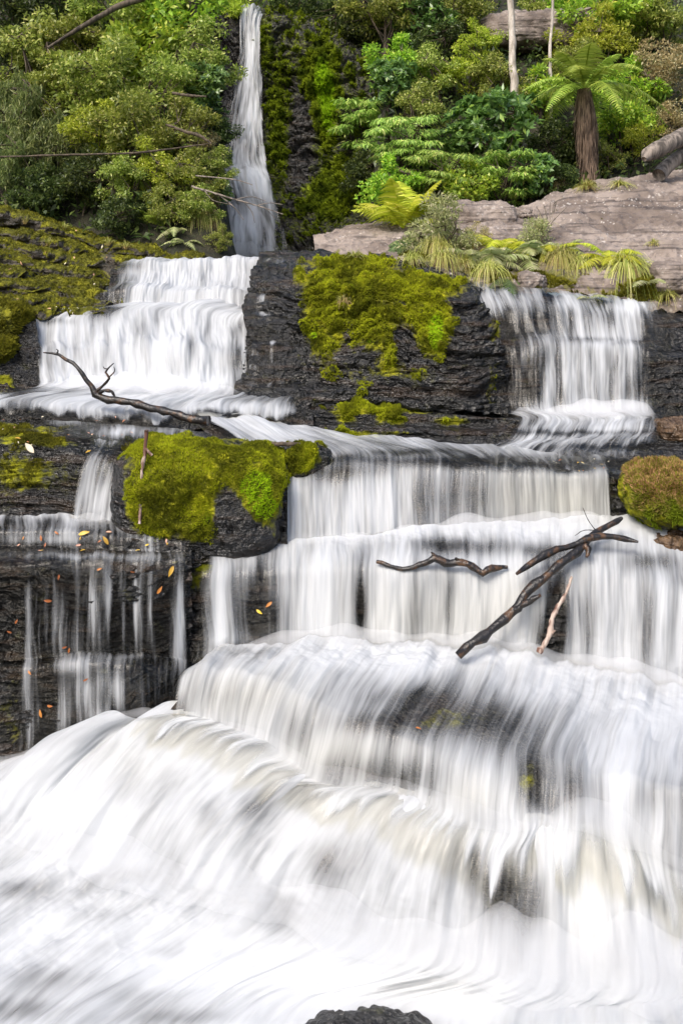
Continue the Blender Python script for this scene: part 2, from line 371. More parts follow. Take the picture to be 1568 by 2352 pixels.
KEEP = SLOPE
rock('stream_bed', None, 0, 0, keep=KEEP, cap=0.0, amp=0.10, strata=0.05, back=0.09, mat=M_bed)
water('cascade_water', None, 0, 0, keep=KEEP, dbase=0.92, seed=2, amp=0.055, fine=0.028, foot=0, head=0, calm=0.12, mat=M_pool, dens=[
    (395,1975,40,70,-0.25),(590,1870,55,70,-0.42),(690,1820,45,45,-0.22),(480,1880,35,60,-0.2),(745,1985,50,70,-0.55),(820,1960,50,60,-0.22),(300,1800,60,60,-0.12),(1160,2040,60,70,-0.75),
    (1235,2060,28,90,-0.4),(1200,2110,60,50,-0.3),(1100,1975,35,50,-0.25),(1180,2200,30,60,-0.3),(640,2090,60,50,-0.25),(980,2080,100,60,-0.2),(1060,1990,70,60,-0.15),(1500,2040,60,60,-0.15),
    (60,2050,90,25,-0.3),(230,2110,60,30,-0.2),(130,2260,160,30,-0.32),(330,2300,120,30,-0.28),(60,2330,100,25,-0.35),(430,2200,120,16,-0.22),(300,2010,80,20,-0.2),(420,2345,150,20,-0.3),
    (1330,2020,90,160,0.3),(800,2240,500,50,0.22),(1200,2300,300,40,0.2),(600,2230,500,60,0.15),(900,2330,500,60,0.15),(150,1860,120,50,0.15),(200,1990,90,20,0.1),(700,1930,80,50,0.1),(0,1990,50,25,-0.1),(1560,2250,60,40,-0.18),(1480,1900,40,40,-0.3)],
    cream=[(300,1740,140,70,0.3),(1330,2050,110,150,0.35),(980,2260,160,50,0.25),(1200,1900,200,60,0.2)], foamy=[(550,2080,600,60,0.9),(200,2010,250,60,0.9),(1200,2260,400,50,0.9),(100,2200,300,80,0.5),(1100,1930,300,60,0.4)])

# ---------------------------------------------------------------- middle fall over the long straight ledge
B0 = [(425,1275,7.0),(560,1270,7.0),(655,1248,7.08),(750,1236,7.12),(850,1232,7.14),(950,1218,7.22),(1100,1206,7.27),(1250,1196,7.32),(1400,1186,7.37),(1568,1198,7.32),(1720,1203,7.3)]
B1 = [(425,1300,6.82),(485,1300,6.78),(560,1296,6.82),(660,1290,6.82),(800,1290,6.76),(900,1300,6.7),(1000,1305,6.68),(1100,1300,6.7),(1200,1300,6.7),(1300,1272,6.8),(1400,1286,6.75),(1568,1330,6.6),(1720,1345,6.55)]
B2 = [(425,1525,6.55),(480,1520,6.52),(560,1500,6.56),(650,1487,6.58),(800,1482,6.58),(950,1482,6.54),(1100,1505,6.48),(1250,1525,6.42),(1400,1555,6.32),(1568,1592,6.2),(1720,1612,6.15)]
mid = [B0, ('p', 0.6, 0.5), B1, ('p', 0.3, 0.07), ('p', 0.55, 0.3), B2]
KEEP = surface(mid, 420, 170)
rock('rock_ledge', None, 0, 0, keep=KEEP, cap=0.0, amp=0.06, strata=0.05, back=0.05, moss=[(440,1330,40,40,0.6),(470,1295,20,12,0.5)], seed=1)
water('waterfall_water', None, 0, 0, keep=KEEP, dbase=0.8, seed=3, amp=0.035, fine=0.022, dens=[
    (440,1400,32,160,-1.6),(455,1290,26,40,-1.0),(590,1400,58,95,-0.95),(600,1330,70,22,-0.15),(505,1400,13,110,0.55),(828,1400,14,80,-0.95),(1030,1400,13,80,-0.4),(1040,1340,12,40,-0.25),(950,1420,40,60,-0.22),
    (1278,1400,22,85,-1.3),(1262,1450,22,60,-0.9),(1240,1480,16,40,-0.5),(1350,1430,40,80,-0.32),(1480,1430,22,90,-0.35),(1545,1440,12,80,-0.28),(1090,1262,150,22,-0.5),(1000,1262,60,16,-0.15),(1250,1275,60,18,-0.4),(1500,1300,70,22,-0.45),(1380,1265,50,12,-0.25),
    (720,1370,60,120,0.18),(900,1390,50,90,0.12),(1150,1400,60,90,0.28),(800,1222,400,22,0.3),(1440,1215,180,26,0.4),(560,1278,60,14,-0.1),(1568,1335,40,30,-0.3)],
    cream=[(1000,1420,220,90,0.55),(1400,1210,90,30,0.4),(1180,1380,80,80,0.3)], foamy=[(900,1475,500,22,1.0),(1400,1540,200,26,1.0),(900,1240,500,20,0.6)])

# ---------------------------------------------------------------- gently sloping shelf above it and its curtain
C0 = [(420,950,8.65),(560,957,8.78),(700,986,8.62),(800,1001,8.47),(900,1009,8.42),(1000,1016,8.36),(1150,1031,8.22),(1250,1046,8.0),(1405,1061,7.92)]
C1 = [(640,1105,7.5),(700,1100,7.5),(760,1064,7.6),(830,1052,7.65),(920,1050,7.65),(1000,1058,7.6),(1100,1072,7.52),(1200,1085,7.46),(1300,1092,7.43),(1405,1096,7.41)]
C2 = [(640,1266,7.12),(700,1262,7.12),(830,1248,7.16),(920,1238,7.2),(1000,1228,7.25),(1100,1218,7.3),(1250,1208,7.33),(1405,1198,7.37)]
upper = [C0, ('p', 0.5, 0.4), C1, ('p', 0.25, 0.06), ('p', 0.5, 0.3), C2]
KEEP = surface(upper, 330, 190)
rock('rock_ledge', None, 0, 0, keep=KEEP, cap=0.0, amp=0.045, strata=0.03, back=0.045, mat=M_bed, seed=2)
water('waterfall_water', None, 0, 0, keep=KEEP, dbase=0.62, seed=4, amp=0.03, fine=0.02, dens=[
    (520,975,130,22,0.35),(650,1000,90,18,0.2),(800,1060,120,10,-0.35),(1100,1066,200,13,-0.75),(1290,1080,140,10,-0.7),(950,1045,120,8,-0.5),(1330,1055,90,12,-0.25),(830,1030,140,10,-0.15),
    (770,1090,50,20,-0.45),(860,1085,60,14,-0.2),(980,1130,40,60,-0.2),(1060,1150,50,60,-0.32),(1110,1130,25,60,-0.2),(700,1180,50,80,0.3),(850,1180,70,60,0.26),(1300,1150,90,60,0.2),(1200,1150,40,50,0.02),
    (800,1250,200,18,0.4),(900,1115,60,30,0.05),(1000,1010,100,10,0.1)],
    cream=[(1290,1150,120,80,0.95),(1150,1140,60,60,0.4)], foamy=[(800,1245,250,14,1.0),(1250,1205,200,12,0.9)])

# ---------------------------------------------------------------- wet rock shelf and the wall below it at the side of the stream
H0 = [(-160,960,8.2),(0,966,8.2),(200,977,8.15),(370,988,8.12),(500,1002,8.0),(660,1022,7.9)]
H1 = [(-160,1003,7.6),(0,1003,7.6),(130,1010,7.55),(200,1034,7.42),(290,1034,7.42),(400,1040,7.42),(660,1060,7.45)]
H2 = [(-160,1186,7.18),(0,1188,7.17),(180,1192,7.14),(260,1198,7.12),(400,1244,6.98),(660,1290,7.0)]
KEEP = surface([H0, ('p', 0.5, 0.35), H1, ('p', 0.3, 0.06), ('p', 0.6, 0.4), H2], 300, 150)
water('wet_film_water', None, 0, 0, keep=KEEP, dbase=-0.6, seed=21, amp=0.01, fine=0.01, off=0.035, mat=M_thin, dens=[(300,1000,170,20,1.15),(420,1025,80,16,1.0),(160,975,60,10,0.9),(250,1030,30,10,0.5),(60,995,40,5,0.4)])  # thin water; its white patches paint the glisten of the wet shelf
rock('rock_shelf', None, 0, 0, keep=KEEP, amp=0.045, strata=0.05, sfreq=7, seed=3, lump=0.02,
     moss=[(60,1085,110,60,0.62),(40,985,110,22,0.75),(110,1015,90,14,0.6),(330,1090,70,80,0.5)])
water('waterfall_water', [[(190,1010,7.62),(245,1014,7.64),(310,1018,7.64)], [(192,1037,7.38),(240,1037,7.38),(298,1033,7.4)], ('p', 0.4, 0.12), ('p', 0.7, 0.45),
      [(148,1200,7.06),(205,1204,7.06),(262,1206,7.06)]], 70, 90, dbase=0.5, seed=5, amp=0.02, fine=0.02, off=0.035, edge=0.22, mat=M_thin, head=0.1,
      dens=[(170,1080,14,70,-0.6),(290,1090,26,60,-0.75),(262,1045,30,18,-0.4),(225,1150,40,50,0.4),(280,1170,30,30,-0.3),(140,1165,16,30,-0.5),(225,1040,40,10,-0.2)], foamy=[(200,1185,60,12,1)])

D0 = [(-160,1176,7.34),(0,1176,7.34),(150,1177,7.32),(250,1180,7.3),(350,1200,7.1),(440,1235,6.95)]
D1 = [(-160,1222,6.78),(0,1222,6.78),(150,1222,6.78),(250,1228,6.78),(350,1238,6.78),(440,1250,6.8)]
D2 = [(-160,1258,6.74),(0,1258,6.74),(150,1262,6.72),(250,1270,6.7),(350,1272,6.72),(440,1275,6.74)]
D3 = [(-160,1312,6.45),(0,1306,6.45),(100,1300,6.46),(150,1292,6.5),(250,1286,6.56),(350,1286,6.58),(440,1284,6.62)]
D4 = [(-160,1522,6.42),(0,1520,6.42),(100,1510,6.44),(180,1506,6.44),(300,1508,6.47),(400,1512,6.52),(440,1515,6.58)]
D5 = [(-160,1548,6.35),(0,1545,6.34),(100,1533,6.32),(180,1524,6.27),(300,1527,6.3),(370,1532,6.38),(440,1542,6.52)]
D6 = [(-160,1800,6.26),(0,1790,6.26),(100,1775,6.22),(180,1730,6.16),(270,1695,6.14),(390,1670,6.25),(440,1650,6.38)]
wall = [D0, ('p', 0.8, 0.7), D1, D2, D3, ('p', 0.5, 0.1), ('p', 0.75, 0.4), D4, D5, ('p', 0.4, 0.25), D6]
KEEP = surface(wall, 260, 300)
rock('rock_wall', None, 0, 0, keep=KEEP, amp=0.06, strata=0.04, back=0.05, seed=4, moss=[(20,1640,60,120,0.36),(410,1290,30,10,0.4)], tufts=False)
water('waterfall_water', None, 0, 0, keep=KEEP, dbase=-0.02, seed=6, mat=M_thin, amp=0.018, fine=0.018, dens=[
    (150,1185,150,16,0.95),(300,1215,80,14,0.35),(100,1240,170,12,0.4),(330,1262,80,10,0.2),(150,1215,220,26,0.38),(200,1284,240,8,0.4),(60,1320,70,20,-0.1),  # extra foam whiteness here paints the pale reflection on the shallow pool
    (68,1440,8,130,0.5),(140,1430,14,80,0.35),(215,1400,12,90,0.6),(250,1400,8,100,0.75),(285,1420,5,90,0.4),(312,1390,5,90,0.7),(345,1400,6,80,0.35),(412,1430,11,130,1.0),(390,1390,10,60,0.2),
    (165,1530,40,14,0.4),(200,1580,22,60,0.6),(270,1580,16,60,0.85),(240,1560,20,40,0.4),(330,1580,20,50,0.22),(280,1520,70,10,0.35),(150,1640,14,70,0.4),(85,1640,18,80,0.36),(230,1650,60,40,0.3),(360,1560,20,40,0.15),
    (20,1420,30,120,-0.3),(110,1560,20,60,-0.2),(0,1600,50,120,-0.35)], foamy=[(150,1184,150,10,0.8)])

# ---------------------------------------------------------------- big stepped cascade below the tall fall
E0 = [(300,604,13),(420,601,13),(520,599,13),(640,592,13),(720,587,13)]
E1 = [(255,613,11.8),(320,607,11.8),(420,603,11.9),(520,600,12),(600,598,12),(650,591,12),(720,590,12)]
E2 = [(245,660,11.3),(300,656,11.3),(400,660,11.4),(500,660,11.4),(570,662,11.4),(640,642,11.6),(720,642,11.6)]
E3 = [(225,706,10.9),(300,702,10.9),(400,700,10.9),(500,700,10.9),(570,712,10.8),(640,705,10.8),(720,705,10.8)]
E4 = [(62,744,10.4),(180,731,10.4),(260,722,10.5),(350,718,10.5),(450,722,10.5),(520,735,10.4),(580,752,10.3),(640,760,10.3),(720,765,10.3)]
E5 = [(66,800,10.15),(180,790,10.1),(280,780,10.05),(400,775,10.05),(480,790,9.95),(550,800,9.9),(640,800,9.85),(720,810,9.8)]
E6 = [(72,850,9.8),(200,832,9.75),(300,826,9.7),(400,816,9.65),(480,840,9.62),(560,860,9.55),(640,865,9.5),(720,875,9.5)]
E7 = [(72,888,9.5),(200,888,9.42),(300,890,9.37),(400,896,9.32),(500,902,9.3),(560,900,9.25),(640,906,9.25),(720,916,9.2)]
E8 = [(-160,935,8.6),(50,935,8.6),(200,940,8.55),(350,948,8.5),(480,938,8.7),(600,938,8.8),(720,940,8.9)]
E9 = [(-160,972,8.45),(50,974,8.43),(200,982,8.34),(350,994,8.28),(480,982,8.48),(600,979,8.62),(720,992,8.58)]
KEEP = surface([E0, E1, ('p', 0.3, 0.5), E2, ('p', 0.7, 0.2), E3, ('p', 0.7, 0.25), E4, ('p', 0.35, 0.4), E5, ('p', 0.6, 0.3), E6, ('p', 0.35, 0.45), E7, E8, ('p', 0.4, 0.2), E9], 330, 330)
rock('rock_steps', None, 0, 0, keep=KEEP, amp=0.07, strata=0.06, back=0.05, seed=5, cap=0.02)
water('cascade_water', None, 0, 0, keep=KEEP, dbase=0.88, edge=0.05, seed=7, amp=0.055, fine=0.03, dens=[
    (265,640,32,60,-0.8),(300,612,30,10,-0.4),(230,705,40,26,-0.75),(140,740,30,8,-0.35),(110,745,22,8,-0.2),(640,680,60,60,-0.75),(700,700,50,160,-1.0),(600,620,30,20,-0.25),(580,690,14,26,-0.25),
    (545,760,20,26,-0.5),(545,830,36,45,-0.55),(560,800,5,60,0.4),(590,840,5,50,0.4),(440,790,10,30,-0.3),(330,760,14,30,-0.25),(250,820,12,40,-0.25),(180,800,10,40,-0.25),(610,830,40,70,-0.75),(660,850,50,70,-1.1),(480,760,16,40,-0.2),(600,905,60,18,-0.4),(560,880,30,14,-0.5),(580,925,60,8,-0.3),(690,940,30,30,-0.4),
    (80,800,14,60,-0.3),(40,850,40,60,-1.2),(30,900,60,14,-0.7),(120,905,60,8,-0.3),(120,958,150,14,-0.42),(30,950,60,20,-0.25),(300,965,90,16,-0.4),(600,960,90,10,-0.2),(400,880,200,14,0.3),(300,915,120,8,0.1),
    (390,800,60,40,0.12),(150,830,14,50,-0.2),(125,820,9,50,-0.2)], foamy=[(350,890,240,14,1.0),(400,740,200,14,0.4)])

# ---------------------------------------------------------------- mossy wall in the middle
W0 = [(600,578,12.2),(720,576,11.9),(800,584,11.6),(900,594,11.3),(1000,605,11.0),(1060,625,10.85),(1110,640,10.8)]
W1 = [(585,612,11.0),(680,606,10.95),(740,602,10.85),(850,620,10.6),(950,630,10.4),(1050,652,10.25),(1105,668,10.3)]
W2 = [(575,650,10.65),(640,648,10.45),(720,652,10.2),(830,665,10.1),(950,672,9.98),(1030,680,9.92),(1070,684,9.95),(1100,694,10.0)]
W3 = [(565,700,10.4),(640,700,10.2),(720,705,10.02),(830,720,9.87),(950,730,9.77),(1030,735,9.72),(1080,738,9.75),(1120,742,9.8)]
W4 = [(568,770,10.05),(640,775,9.92),(720,790,9.77),(830,800,9.62),(950,800,9.57),(1050,800,9.52),(1100,808,9.53),(1140,813,9.6)]
W5 = [(560,860,9.6),(640,865,9.52),(720,870,9.45),(830,870,9.36),(950,870,9.35),(1080,872,9.34),(1155,878,9.42)]
W6 = [(545,936,9.2),(640,938,9.2),(720,942,9.17),(830,946,9.13),(950,950,9.12),(1080,954,9.1),(1170,960,9.12)]
KEEP = surface([W0, W1, W2, W3, W4, W5, W6], 300, 260)
rock('mossy_rock_wall', None, 0, 0, keep=KEEP, amp=0.10, strata=0.11, sfreq=4.0, back=0.0, seed=6, mk_=0.86, lump=0.06, moss=[
    (800,655,90,36,1.0),(930,655,120,26,1.0),(760,610,90,12,0.7),(860,612,50,12,0.9),(1010,655,40,20,0.8),(880,700,150,40,0.75),(760,720,60,50,0.75),(990,740,50,60,1.0),(1000,790,30,45,0.8),(860,770,110,70,0.8),(740,790,40,60,0.55),
    (900,840,40,40,0.7),(960,880,40,30,0.45),(1120,770,20,50,0.55),(1120,880,28,70,0.62),(800,880,100,50,0.35),(690,640,40,14,0.35),(620,690,50,10,0.25),(900,703,140,7,-0.7),(800,750,18,50,-0.6),(930,790,24,50,-0.7),(860,830,60,20,-0.4),(740,760,14,30,-0.4),(1080,830,40,60,-0.5),(1100,720,60,20,-0.4),(640,800,40,100,-0.3)])
water('wet_film_water', None, 0, 0, keep=KEEP, dbase=-0.6, seed=8, amp=0.02, fine=0.015, off=0.05, dens=[
    (650,610,60,18,0.65),(660,665,45,12,0.75),(650,715,40,10,0.5),(640,740,40,40,0.35),(600,830,30,60,0.75),(635,830,8,50,0.45),(700,625,50,10,0.45),(1150,690,50,24,0.95),(1080,668,60,14,0.6),(1185,840,20,120,0.9)])

ST = []
for a, b_ in (((615,582,12.2),(745,590,11.9)), ((600,606,11.2),(745,612,11.1)), ((596,626,11.08),(745,628,11.0)), ((585,641,10.72),(745,640,10.6)), ((583,663,10.6),(745,664,10.5)), ((568,690,10.32),(745,690,10.2)),
              ((566,712,10.24),(745,716,10.15)), ((560,728,10.02),(745,735,9.95)), ((576,776,9.95),(745,786,9.85)), ((580,792,9.72),(745,800,9.65)), ((562,868,9.58),(745,880,9.5)), ((540,886,9.34),(745,900,9.3)), ((535,942,9.12),(745,946,9.12))):
    ST.append([(a[0], a[1], a[2] - .06), ((a[0] + 720) / 2 - 10, (a[1] + b_[1]) / 2 + 3, (a[2] + b_[2]) / 2 - .1), (700, b_[1], b_[2] - .02), (b_[0], b_[1], b_[2] + .28)])
KEEP = surface(ST, 130, 240)
rock('rock_steps', None, 0, 0, keep=KEEP, amp=0.022, strata=0.012, back=-0.02, seed=17, moss=[(650,610,40,6,0.3),(700,640,30,10,0.4),(690,690,24,12,0.4),(690,850,30,60,0.3)], tufts=False)
water('wet_film_water', None, 0, 0, keep=KEEP, dbase=-0.55, seed=18, amp=0.012, fine=0.01, off=0.03, mat=M_thin, dens=[  # water film whose white treads also paint the shine of the ledges
    (650,604,60,8,0.93),(620,622,16,14,0.88),(650,640,50,6,0.93),(650,686,60,8,0.88),(600,700,16,20,0.78),(630,724,60,8,0.83),(610,740,14,30,0.58),(660,690,30,40,0.43),(585,830,20,50,0.88),(640,793,40,5,0.78),(625,830,6,50,0.68),(655,840,5,40,0.68),(600,890,40,10,0.68)])
J = [[(680,936,9.25),(850,940,9.2),(1000,948,9.15),(1260,962,9.08)], [(692,946,8.98),(850,946,8.97),(1000,953,8.92),(1260,969,8.86)], ('p', 0.15, 0.6),
     [(700,970,8.92),(850,975,8.87),(1000,981,8.82),(1260,990,8.72)], [(706,977,8.74),(850,982,8.68),(1000,988,8.62),(1260,998,8.5)], ('p', 0.2, 0.6), [(715,1008,8.6),(850,1014,8.5),(1000,1022,8.45),(1260,1040,8.2)]]
rock('mossy_rock_steps', J, 220, 90, amp=0.04, strata=0.03, back=0.0, seed=7, lump=0.05, moss=[(830,945,70,7,0.9),(790,962,30,14,0.8),(900,965,40,14,0.9),(960,945,90,6,0.6),(800,998,80,9,0.7),(1040,968,40,12,0.75),(930,998,60,8,0.5)])

# ---------------------------------------------------------------- fall on the other side of the mossy wall
RR = [[(1030,636,11.0),(1100,648,10.8),(1200,660,10.6),(1300,670,10.5),(1400,684,10.4),(1568,704,10.25),(1740,715,10.2)],
      [(1050,668,10.35),(1200,680,10.15),(1300,690,10.13),(1400,700,10.1),(1500,712,10.05),(1568,720,10),(1740,730,10)],
      [(1070,718,9.98),(1200,714,9.87),(1300,720,9.87),(1400,728,9.86),(1500,735,9.82),(1568,742,9.8),(1740,750,9.8)], ('p', 0.3, 0.3),
      [(1085,772,9.78),(1250,775,9.67),(1350,778,9.64),(1450,785,9.62),(1568,796,9.62),(1740,802,9.62)],
      [(1090,790,9.64),(1250,788,9.5),(1350,790,9.48),(1450,796,9.46),(1568,806,9.46),(1740,812,9.46)], ('p', 0.35, 0.15),
      [(1095,860,9.48),(1250,858,9.35),(1350,858,9.33),(1450,862,9.31),(1568,870,9.32),(1740,875,9.32)],
      [(1100,948,9.3),(1250,952,9.13),(1350,952,9.11),(1450,950,9.11),(1568,960,9.12),(1740,966,9.12)],
      [(1150,965,8.92),(1300,968,8.87),(1500,965,8.87),(1568,968,8.87),(1740,972,8.87)],
      [(1140,996,8.52),(1300,988,8.58),(1500,980,8.62),(1568,984,8.62),(1740,986,8.62)],
      [(1120,1020,8.35),(1300,1013,8.38),(1500,1006,8.43),(1740,1008,8.43)],
      [(1090,1036,8.12),(1250,1023,8.22),(1400,1019,8.24),(1500,1016,8.27),(1740,1016,8.27)],
      [(1060,1052,8.02),(1250,1047,8.04),(1400,1044,8.05),(1500,1044,8.07),(1740,1044,8.07)],
      [(1060,1062,7.8),(1250,1062,7.8),(1405,1062,7.8),(1568,1060,7.85),(1740,1060,7.85)],
      [(1060,1080,7.55),(1250,1094,7.48),(1405,1100,7.4),(1568,1088,7.4),(1740,1088,7.4)]]
KEEP = surface(RR, 300, 320)
rock('rock_steps', None, 0, 0, keep=KEEP, amp=0.06, strata=0.06, back=0.045, seed=8, cap=-0.01, moss=[(1130,770,20,40,0.6),(1220,795,30,12,0.2)])
water('cascade_water', None, 0, 0, keep=KEEP, dbase=0.40, edge=0.07, seed=9, amp=0.035, fine=0.025, mat=M_thin, dens=[
    (1360,760,110,60,0.2),(1400,860,80,90,0.38),(1290,880,45,90,0.22),(1330,700,120,16,0.2),(1450,710,60,14,0.35),(1350,955,200,22,0.35),(1400,990,120,20,0.3),(1250,1020,120,16,0.25),(1180,1035,90,12,0.15),
    (1215,890,30,60,-0.62),(1180,870,12,80,0.05),(1150,860,30,150,-0.7),(1150,760,40,40,-0.3),(1530,860,50,120,-0.65),(1560,740,40,40,-0.35),(1510,800,14,40,0.15),(1590,850,60,160,-0.8),(1230,760,60,20,-0.25),(1190,680,40,10,-0.1),
    (1470,850,14,70,-0.25),(1350,830,10,60,-0.2),(1560,985,60,30,-0.6),(1560,1030,60,30,-0.8),(1480,1035,40,12,-0.35),(1400,1034,160,7,-0.3),(1400,1070,260,20,-0.62),(1250,1060,120,8,0.15),(1560,1070,100,30,-0.5),(1130,690,80,26,0.28),(1120,760,50,30,-0.2),(1310,740,8,50,-0.4),(1280,860,10,80,-0.5),(1240,735,30,14,-0.3),(1360,782,60,6,-0.3),(1450,790,50,6,-0.3),(1500,870,16,80,-0.4),(1385,700,30,10,-0.3),(1300,1000,200,6,-0.35),(1255,690,14,20,-0.4),(1400,735,8,30,-0.3),(1330,880,9,70,-0.35),(1440,880,8,60,-0.3),(1460,930,36,14,0.3)],
    foamy=[(1350,955,160,10,1.0),(1300,1020,160,12,0.5)])
RW = [[(1398,1075,7.75),(1740,1065,7.75)], [(1400,1098,7.42),(1568,1090,7.42),(1740,1090,7.42)], ('p', 0.2, 0.1), [(1400,1205,7.36),(1568,1222,7.3),(1740,1222,7.3)]]
rock('rock_wall', RW, 140, 80, amp=0.05, strata=0.04, back=0.01, seed=9)

# ---------------------------------------------------------------- dry sandstone slab
T = [[(715,575,15.2),(800,555,15.2),(900,540,15.4),(1000,520,15.6),(1100,500,15.8),(1200,505,16),(1300,470,16.3),(1400,445,16.6),(1568,430,17),(1780,420,17.2)],
     [(720,545,14),(800,526,14.2),(900,512,14.4),(1000,497,14.6),(1100,484,14.8),(1200,482,15),(1300,442,15.3),(1400,419,15.6),(1568,397,16),(1780,385,16.2)],
     [(722,560,13),(800,545,13.1),(900,530,13.3),(1000,510,13.8),(1100,495,14),(1170,500,14),(1200,505,13.8),(1300,470,14),(1400,440,14.4),(1568,420,14.8),(1780,405,15)],
     [(723,580,12.3),(800,572,12.3),(900,565,12.2),(1000,560,12.2),(1100,550,12.3),(1200,545,12.4),(1300,530,12.6),(1450,500,13),(1568,480,13.3),(1780,470,13.5)],
     [(725,594,11.8),(800,594,11.6),(900,602,11.3),(1000,615,11.0),(1100,635,10.8),(1200,640,10.8),(1300,620,11),(1450,580,11.4),(1568,560,11.7),(1780,550,11.8)],
     [(725,606,11.6),(800,610,11.4),(900,628,11.0),(1000,648,10.8),(1100,668,10.5),(1200,680,10.4),(1300,690,10.4),(1400,700,10.3),(1568,720,10.1),(1780,722,10.1)]]
rock('sandstone_slab', T, 300, 240, amp=0.16, strata=0.20, sfreq=2.6, back=0.0, seed=10, mat=M_dry, moss=[(1100,640,90,26,0.7),(1260,650,90,30,0.8),(1480,670,60,30,0.7),(1340,430,60,10,0.7),(960,600,60,30,0.6),(1390,690,100,14,0.5),(780,588,20,10,0.5)], tufts=True, lump=0.02)

# ---------------------------------------------------------------- layered mossy bank
def lerp_rows(A, B, f, g):
    n = 9; q = np.linspace(0, 1, n)
    a = np.array([[np.interp(q_, np.linspace(0, 1, len(A)), [p[k] for p in A]) for k in range(3)] for q_ in q]); b = np.array([[np.interp(q_, np.linspace(0, 1, len(B)), [p[k] for p in B]) for k in range(3)] for q_ in q])
    uv = a[:, :2] + (b[:, :2] - a[:, :2]) * f; Y = a[:, 2] + (b[:, 2] - a[:, 2]) * g
    wob = 5 * np.sin(np.arange(n) * 2.3 + f * 40)
    return [(float(x[0]), float(x[1] + w_), float(y + w_ * 0.012)) for x, y, w_ in zip(uv, Y, wob)]
KT = [(-180,478,13.3),(-40,490,13.3),(60,510,13.3),(160,540,13.3),(250,565,13.3),(330,582,13.2),(400,594,13.1),(440,598,13.0),(470,601,12.9)]
KB = [(-180,748,10.45),(-100,746,10.45),(-40,744,10.45),(20,742,10.45),(80,742,10.4),(130,738,10.45),(170,736,10.5),(200,734,10.5),(225,730,10.6)]
K = [[(a, b_ - 12, y + .6) for a, b_, y in KT]]
fs = [0.0, 0.13, 0.24, 0.38, 0.50, 0.61, 0.75, 0.87]
for k_, f in enumerate(fs):
    nx = fs[k_ + 1] if k_ < 7 else 1.0
    K.append(lerp_rows(KT, KB, f, nx * 0.98 - 0.02)); K.append(lerp_rows(KT, KB, f + (nx - f) * 0.62, nx * 0.98 - 0.045 + 0.02))
K.append(KB)
rock('mossy_bank', K, 260, 330, amp=0.06, strata=0.06, sfreq=3.3, back=-0.02, seed=11, mat=M_bank, mbase=0.8, lump=0.03, ledgy=True, moss=[(380,595,70,12,0.7),(180,660,60,20,0.35),(150,740,60,14,0.6),(40,500,100,16,-0.1),(250,615,20,30,-0.9),(250,690,30,30,-0.5),(120,650,40,12,0.2)])
LW = [[(-180,735,10.6),(0,735,10.6),(80,738,10.55)], [(-180,745,10.3),(0,748,10.25),(85,745,10.25)], ('p', 0.3, 0.2), [(-180,885,9.7),(0,885,9.65),(100,890,9.6)], [(-180,905,9.2),(0,905,9.2),(90,905,9.25)],[(-180,940,8.7),(0,940,8.65),(60,942,8.6)]]
rock('rock_wall', LW, 110, 110, amp=0.08, strata=0.05, back=0.0, seed=12, moss=[(10,880,40,14,0.6),(0,900,40,30,0.3)], tufts=False)

# ---------------------------------------------------------------- cliff and the tall fall
Q = [[(430,5,24.5),(560,15,24.5),(640,20,24.5),(720,45,24),(800,90,23.5),(900,170,23)],
     [(430,30,22.8),(560,36,22.8),(640,55,22.5),(720,85,22.2),(780,125,21.9),(900,200,21.5)],
     [(430,180,22.5),(560,200,22.3),(640,200,22.2),(720,220,21.8),(790,240,21.4),(900,300,21)],
     [(430,380,21.6),(530,385,21.6),(640,390,21.5),(720,390,21.2),(800,400,20.8),(900,420,20.4)],
     [(430,480,20.9),(530,490,20.8),(640,490,20.8),(720,490,20.4),(830,500,19.8),(900,500,19.5)],
     [(430,620,20.2),(530,625,20.0),(640,625,19.8),(720,620,19.5),(830,610,19),(900,600,18.8)]]
KEEP = surface(Q, 260, 300)
rock('mossy_cliff', None, 0, 0, keep=KEEP, amp=0.22, strata=0.20, sfreq=1.5, back=0.06, seed=13, mat=M_cliff, mbase=0.36, lump=0.12,
     moss=[(740,180,30,60,0.8),(755,260,22,70,0.9),(650,230,30,120,0.15),(700,300,24,80,-0.4),(690,380,20,60,-0.35),(780,440,40,60,0.5),(740,460,40,40,0.4),(520,400,60,300,-0.8),(640,330,30,100,0.25),(610,120,14,60,0.3)])
VF = [[(540,28,23.4),(570,30,23.4),(600,42,23.4)], [(552,45,22.5),(575,47,22.45),(600,60,22.4)], [(550,120,22.25),(580,120,22.2),(606,120,22.15)],
      [(508,235,22.0),(575,235,22.0),(614,235,21.95)], [(482,345,21.6),(570,345,21.55),(620,345,21.5)], [(474,395,21.3),(560,395,21.2),(626,395,21.2)], [(472,425,20.9),(560,420,20.75),(634,430,20.8)],
      [(480,480,20.6),(560,480,20.5),(650,480,20.45)], [(475,530,20.3),(560,528,20.15),(665,530,20.2)], [(470,612,20.0),(560,612,19.8),(680,612,19.8)]]
KEEP = surface(VF, 120, 260)
water('tall_waterfall_water', None, 0, 0, keep=KEEP, dbase=0.40, edge=0.12, seed=11, amp=0.10, fine=0.06, off=0.2, dens=[
    (578,90,15,60,0.32),(580,200,22,80,0.42),(575,300,24,80,0.4),(560,330,14,80,0.1),(578,400,30,50,0.3),(590,440,32,40,0.55),(520,405,24,20,0.3),(575,520,50,70,0.35),(540,560,26,50,0.3),(622,545,8,50,0.35),
    (496,290,34,140,-0.65),(488,440,30,60,-0.4),(490,540,34,60,-0.5),(525,180,14,60,-0.4),(660,560,24,60,-0.3),(545,150,14,80,-0.3),(640,480,14,40,-0.2),(555,470,12,40,-0.15),(600,610,90,12,0.3)], mat=m_water('tall_fall_water', k_=3.2, foam=(0.84,0.86,0.88), fine=0.9))
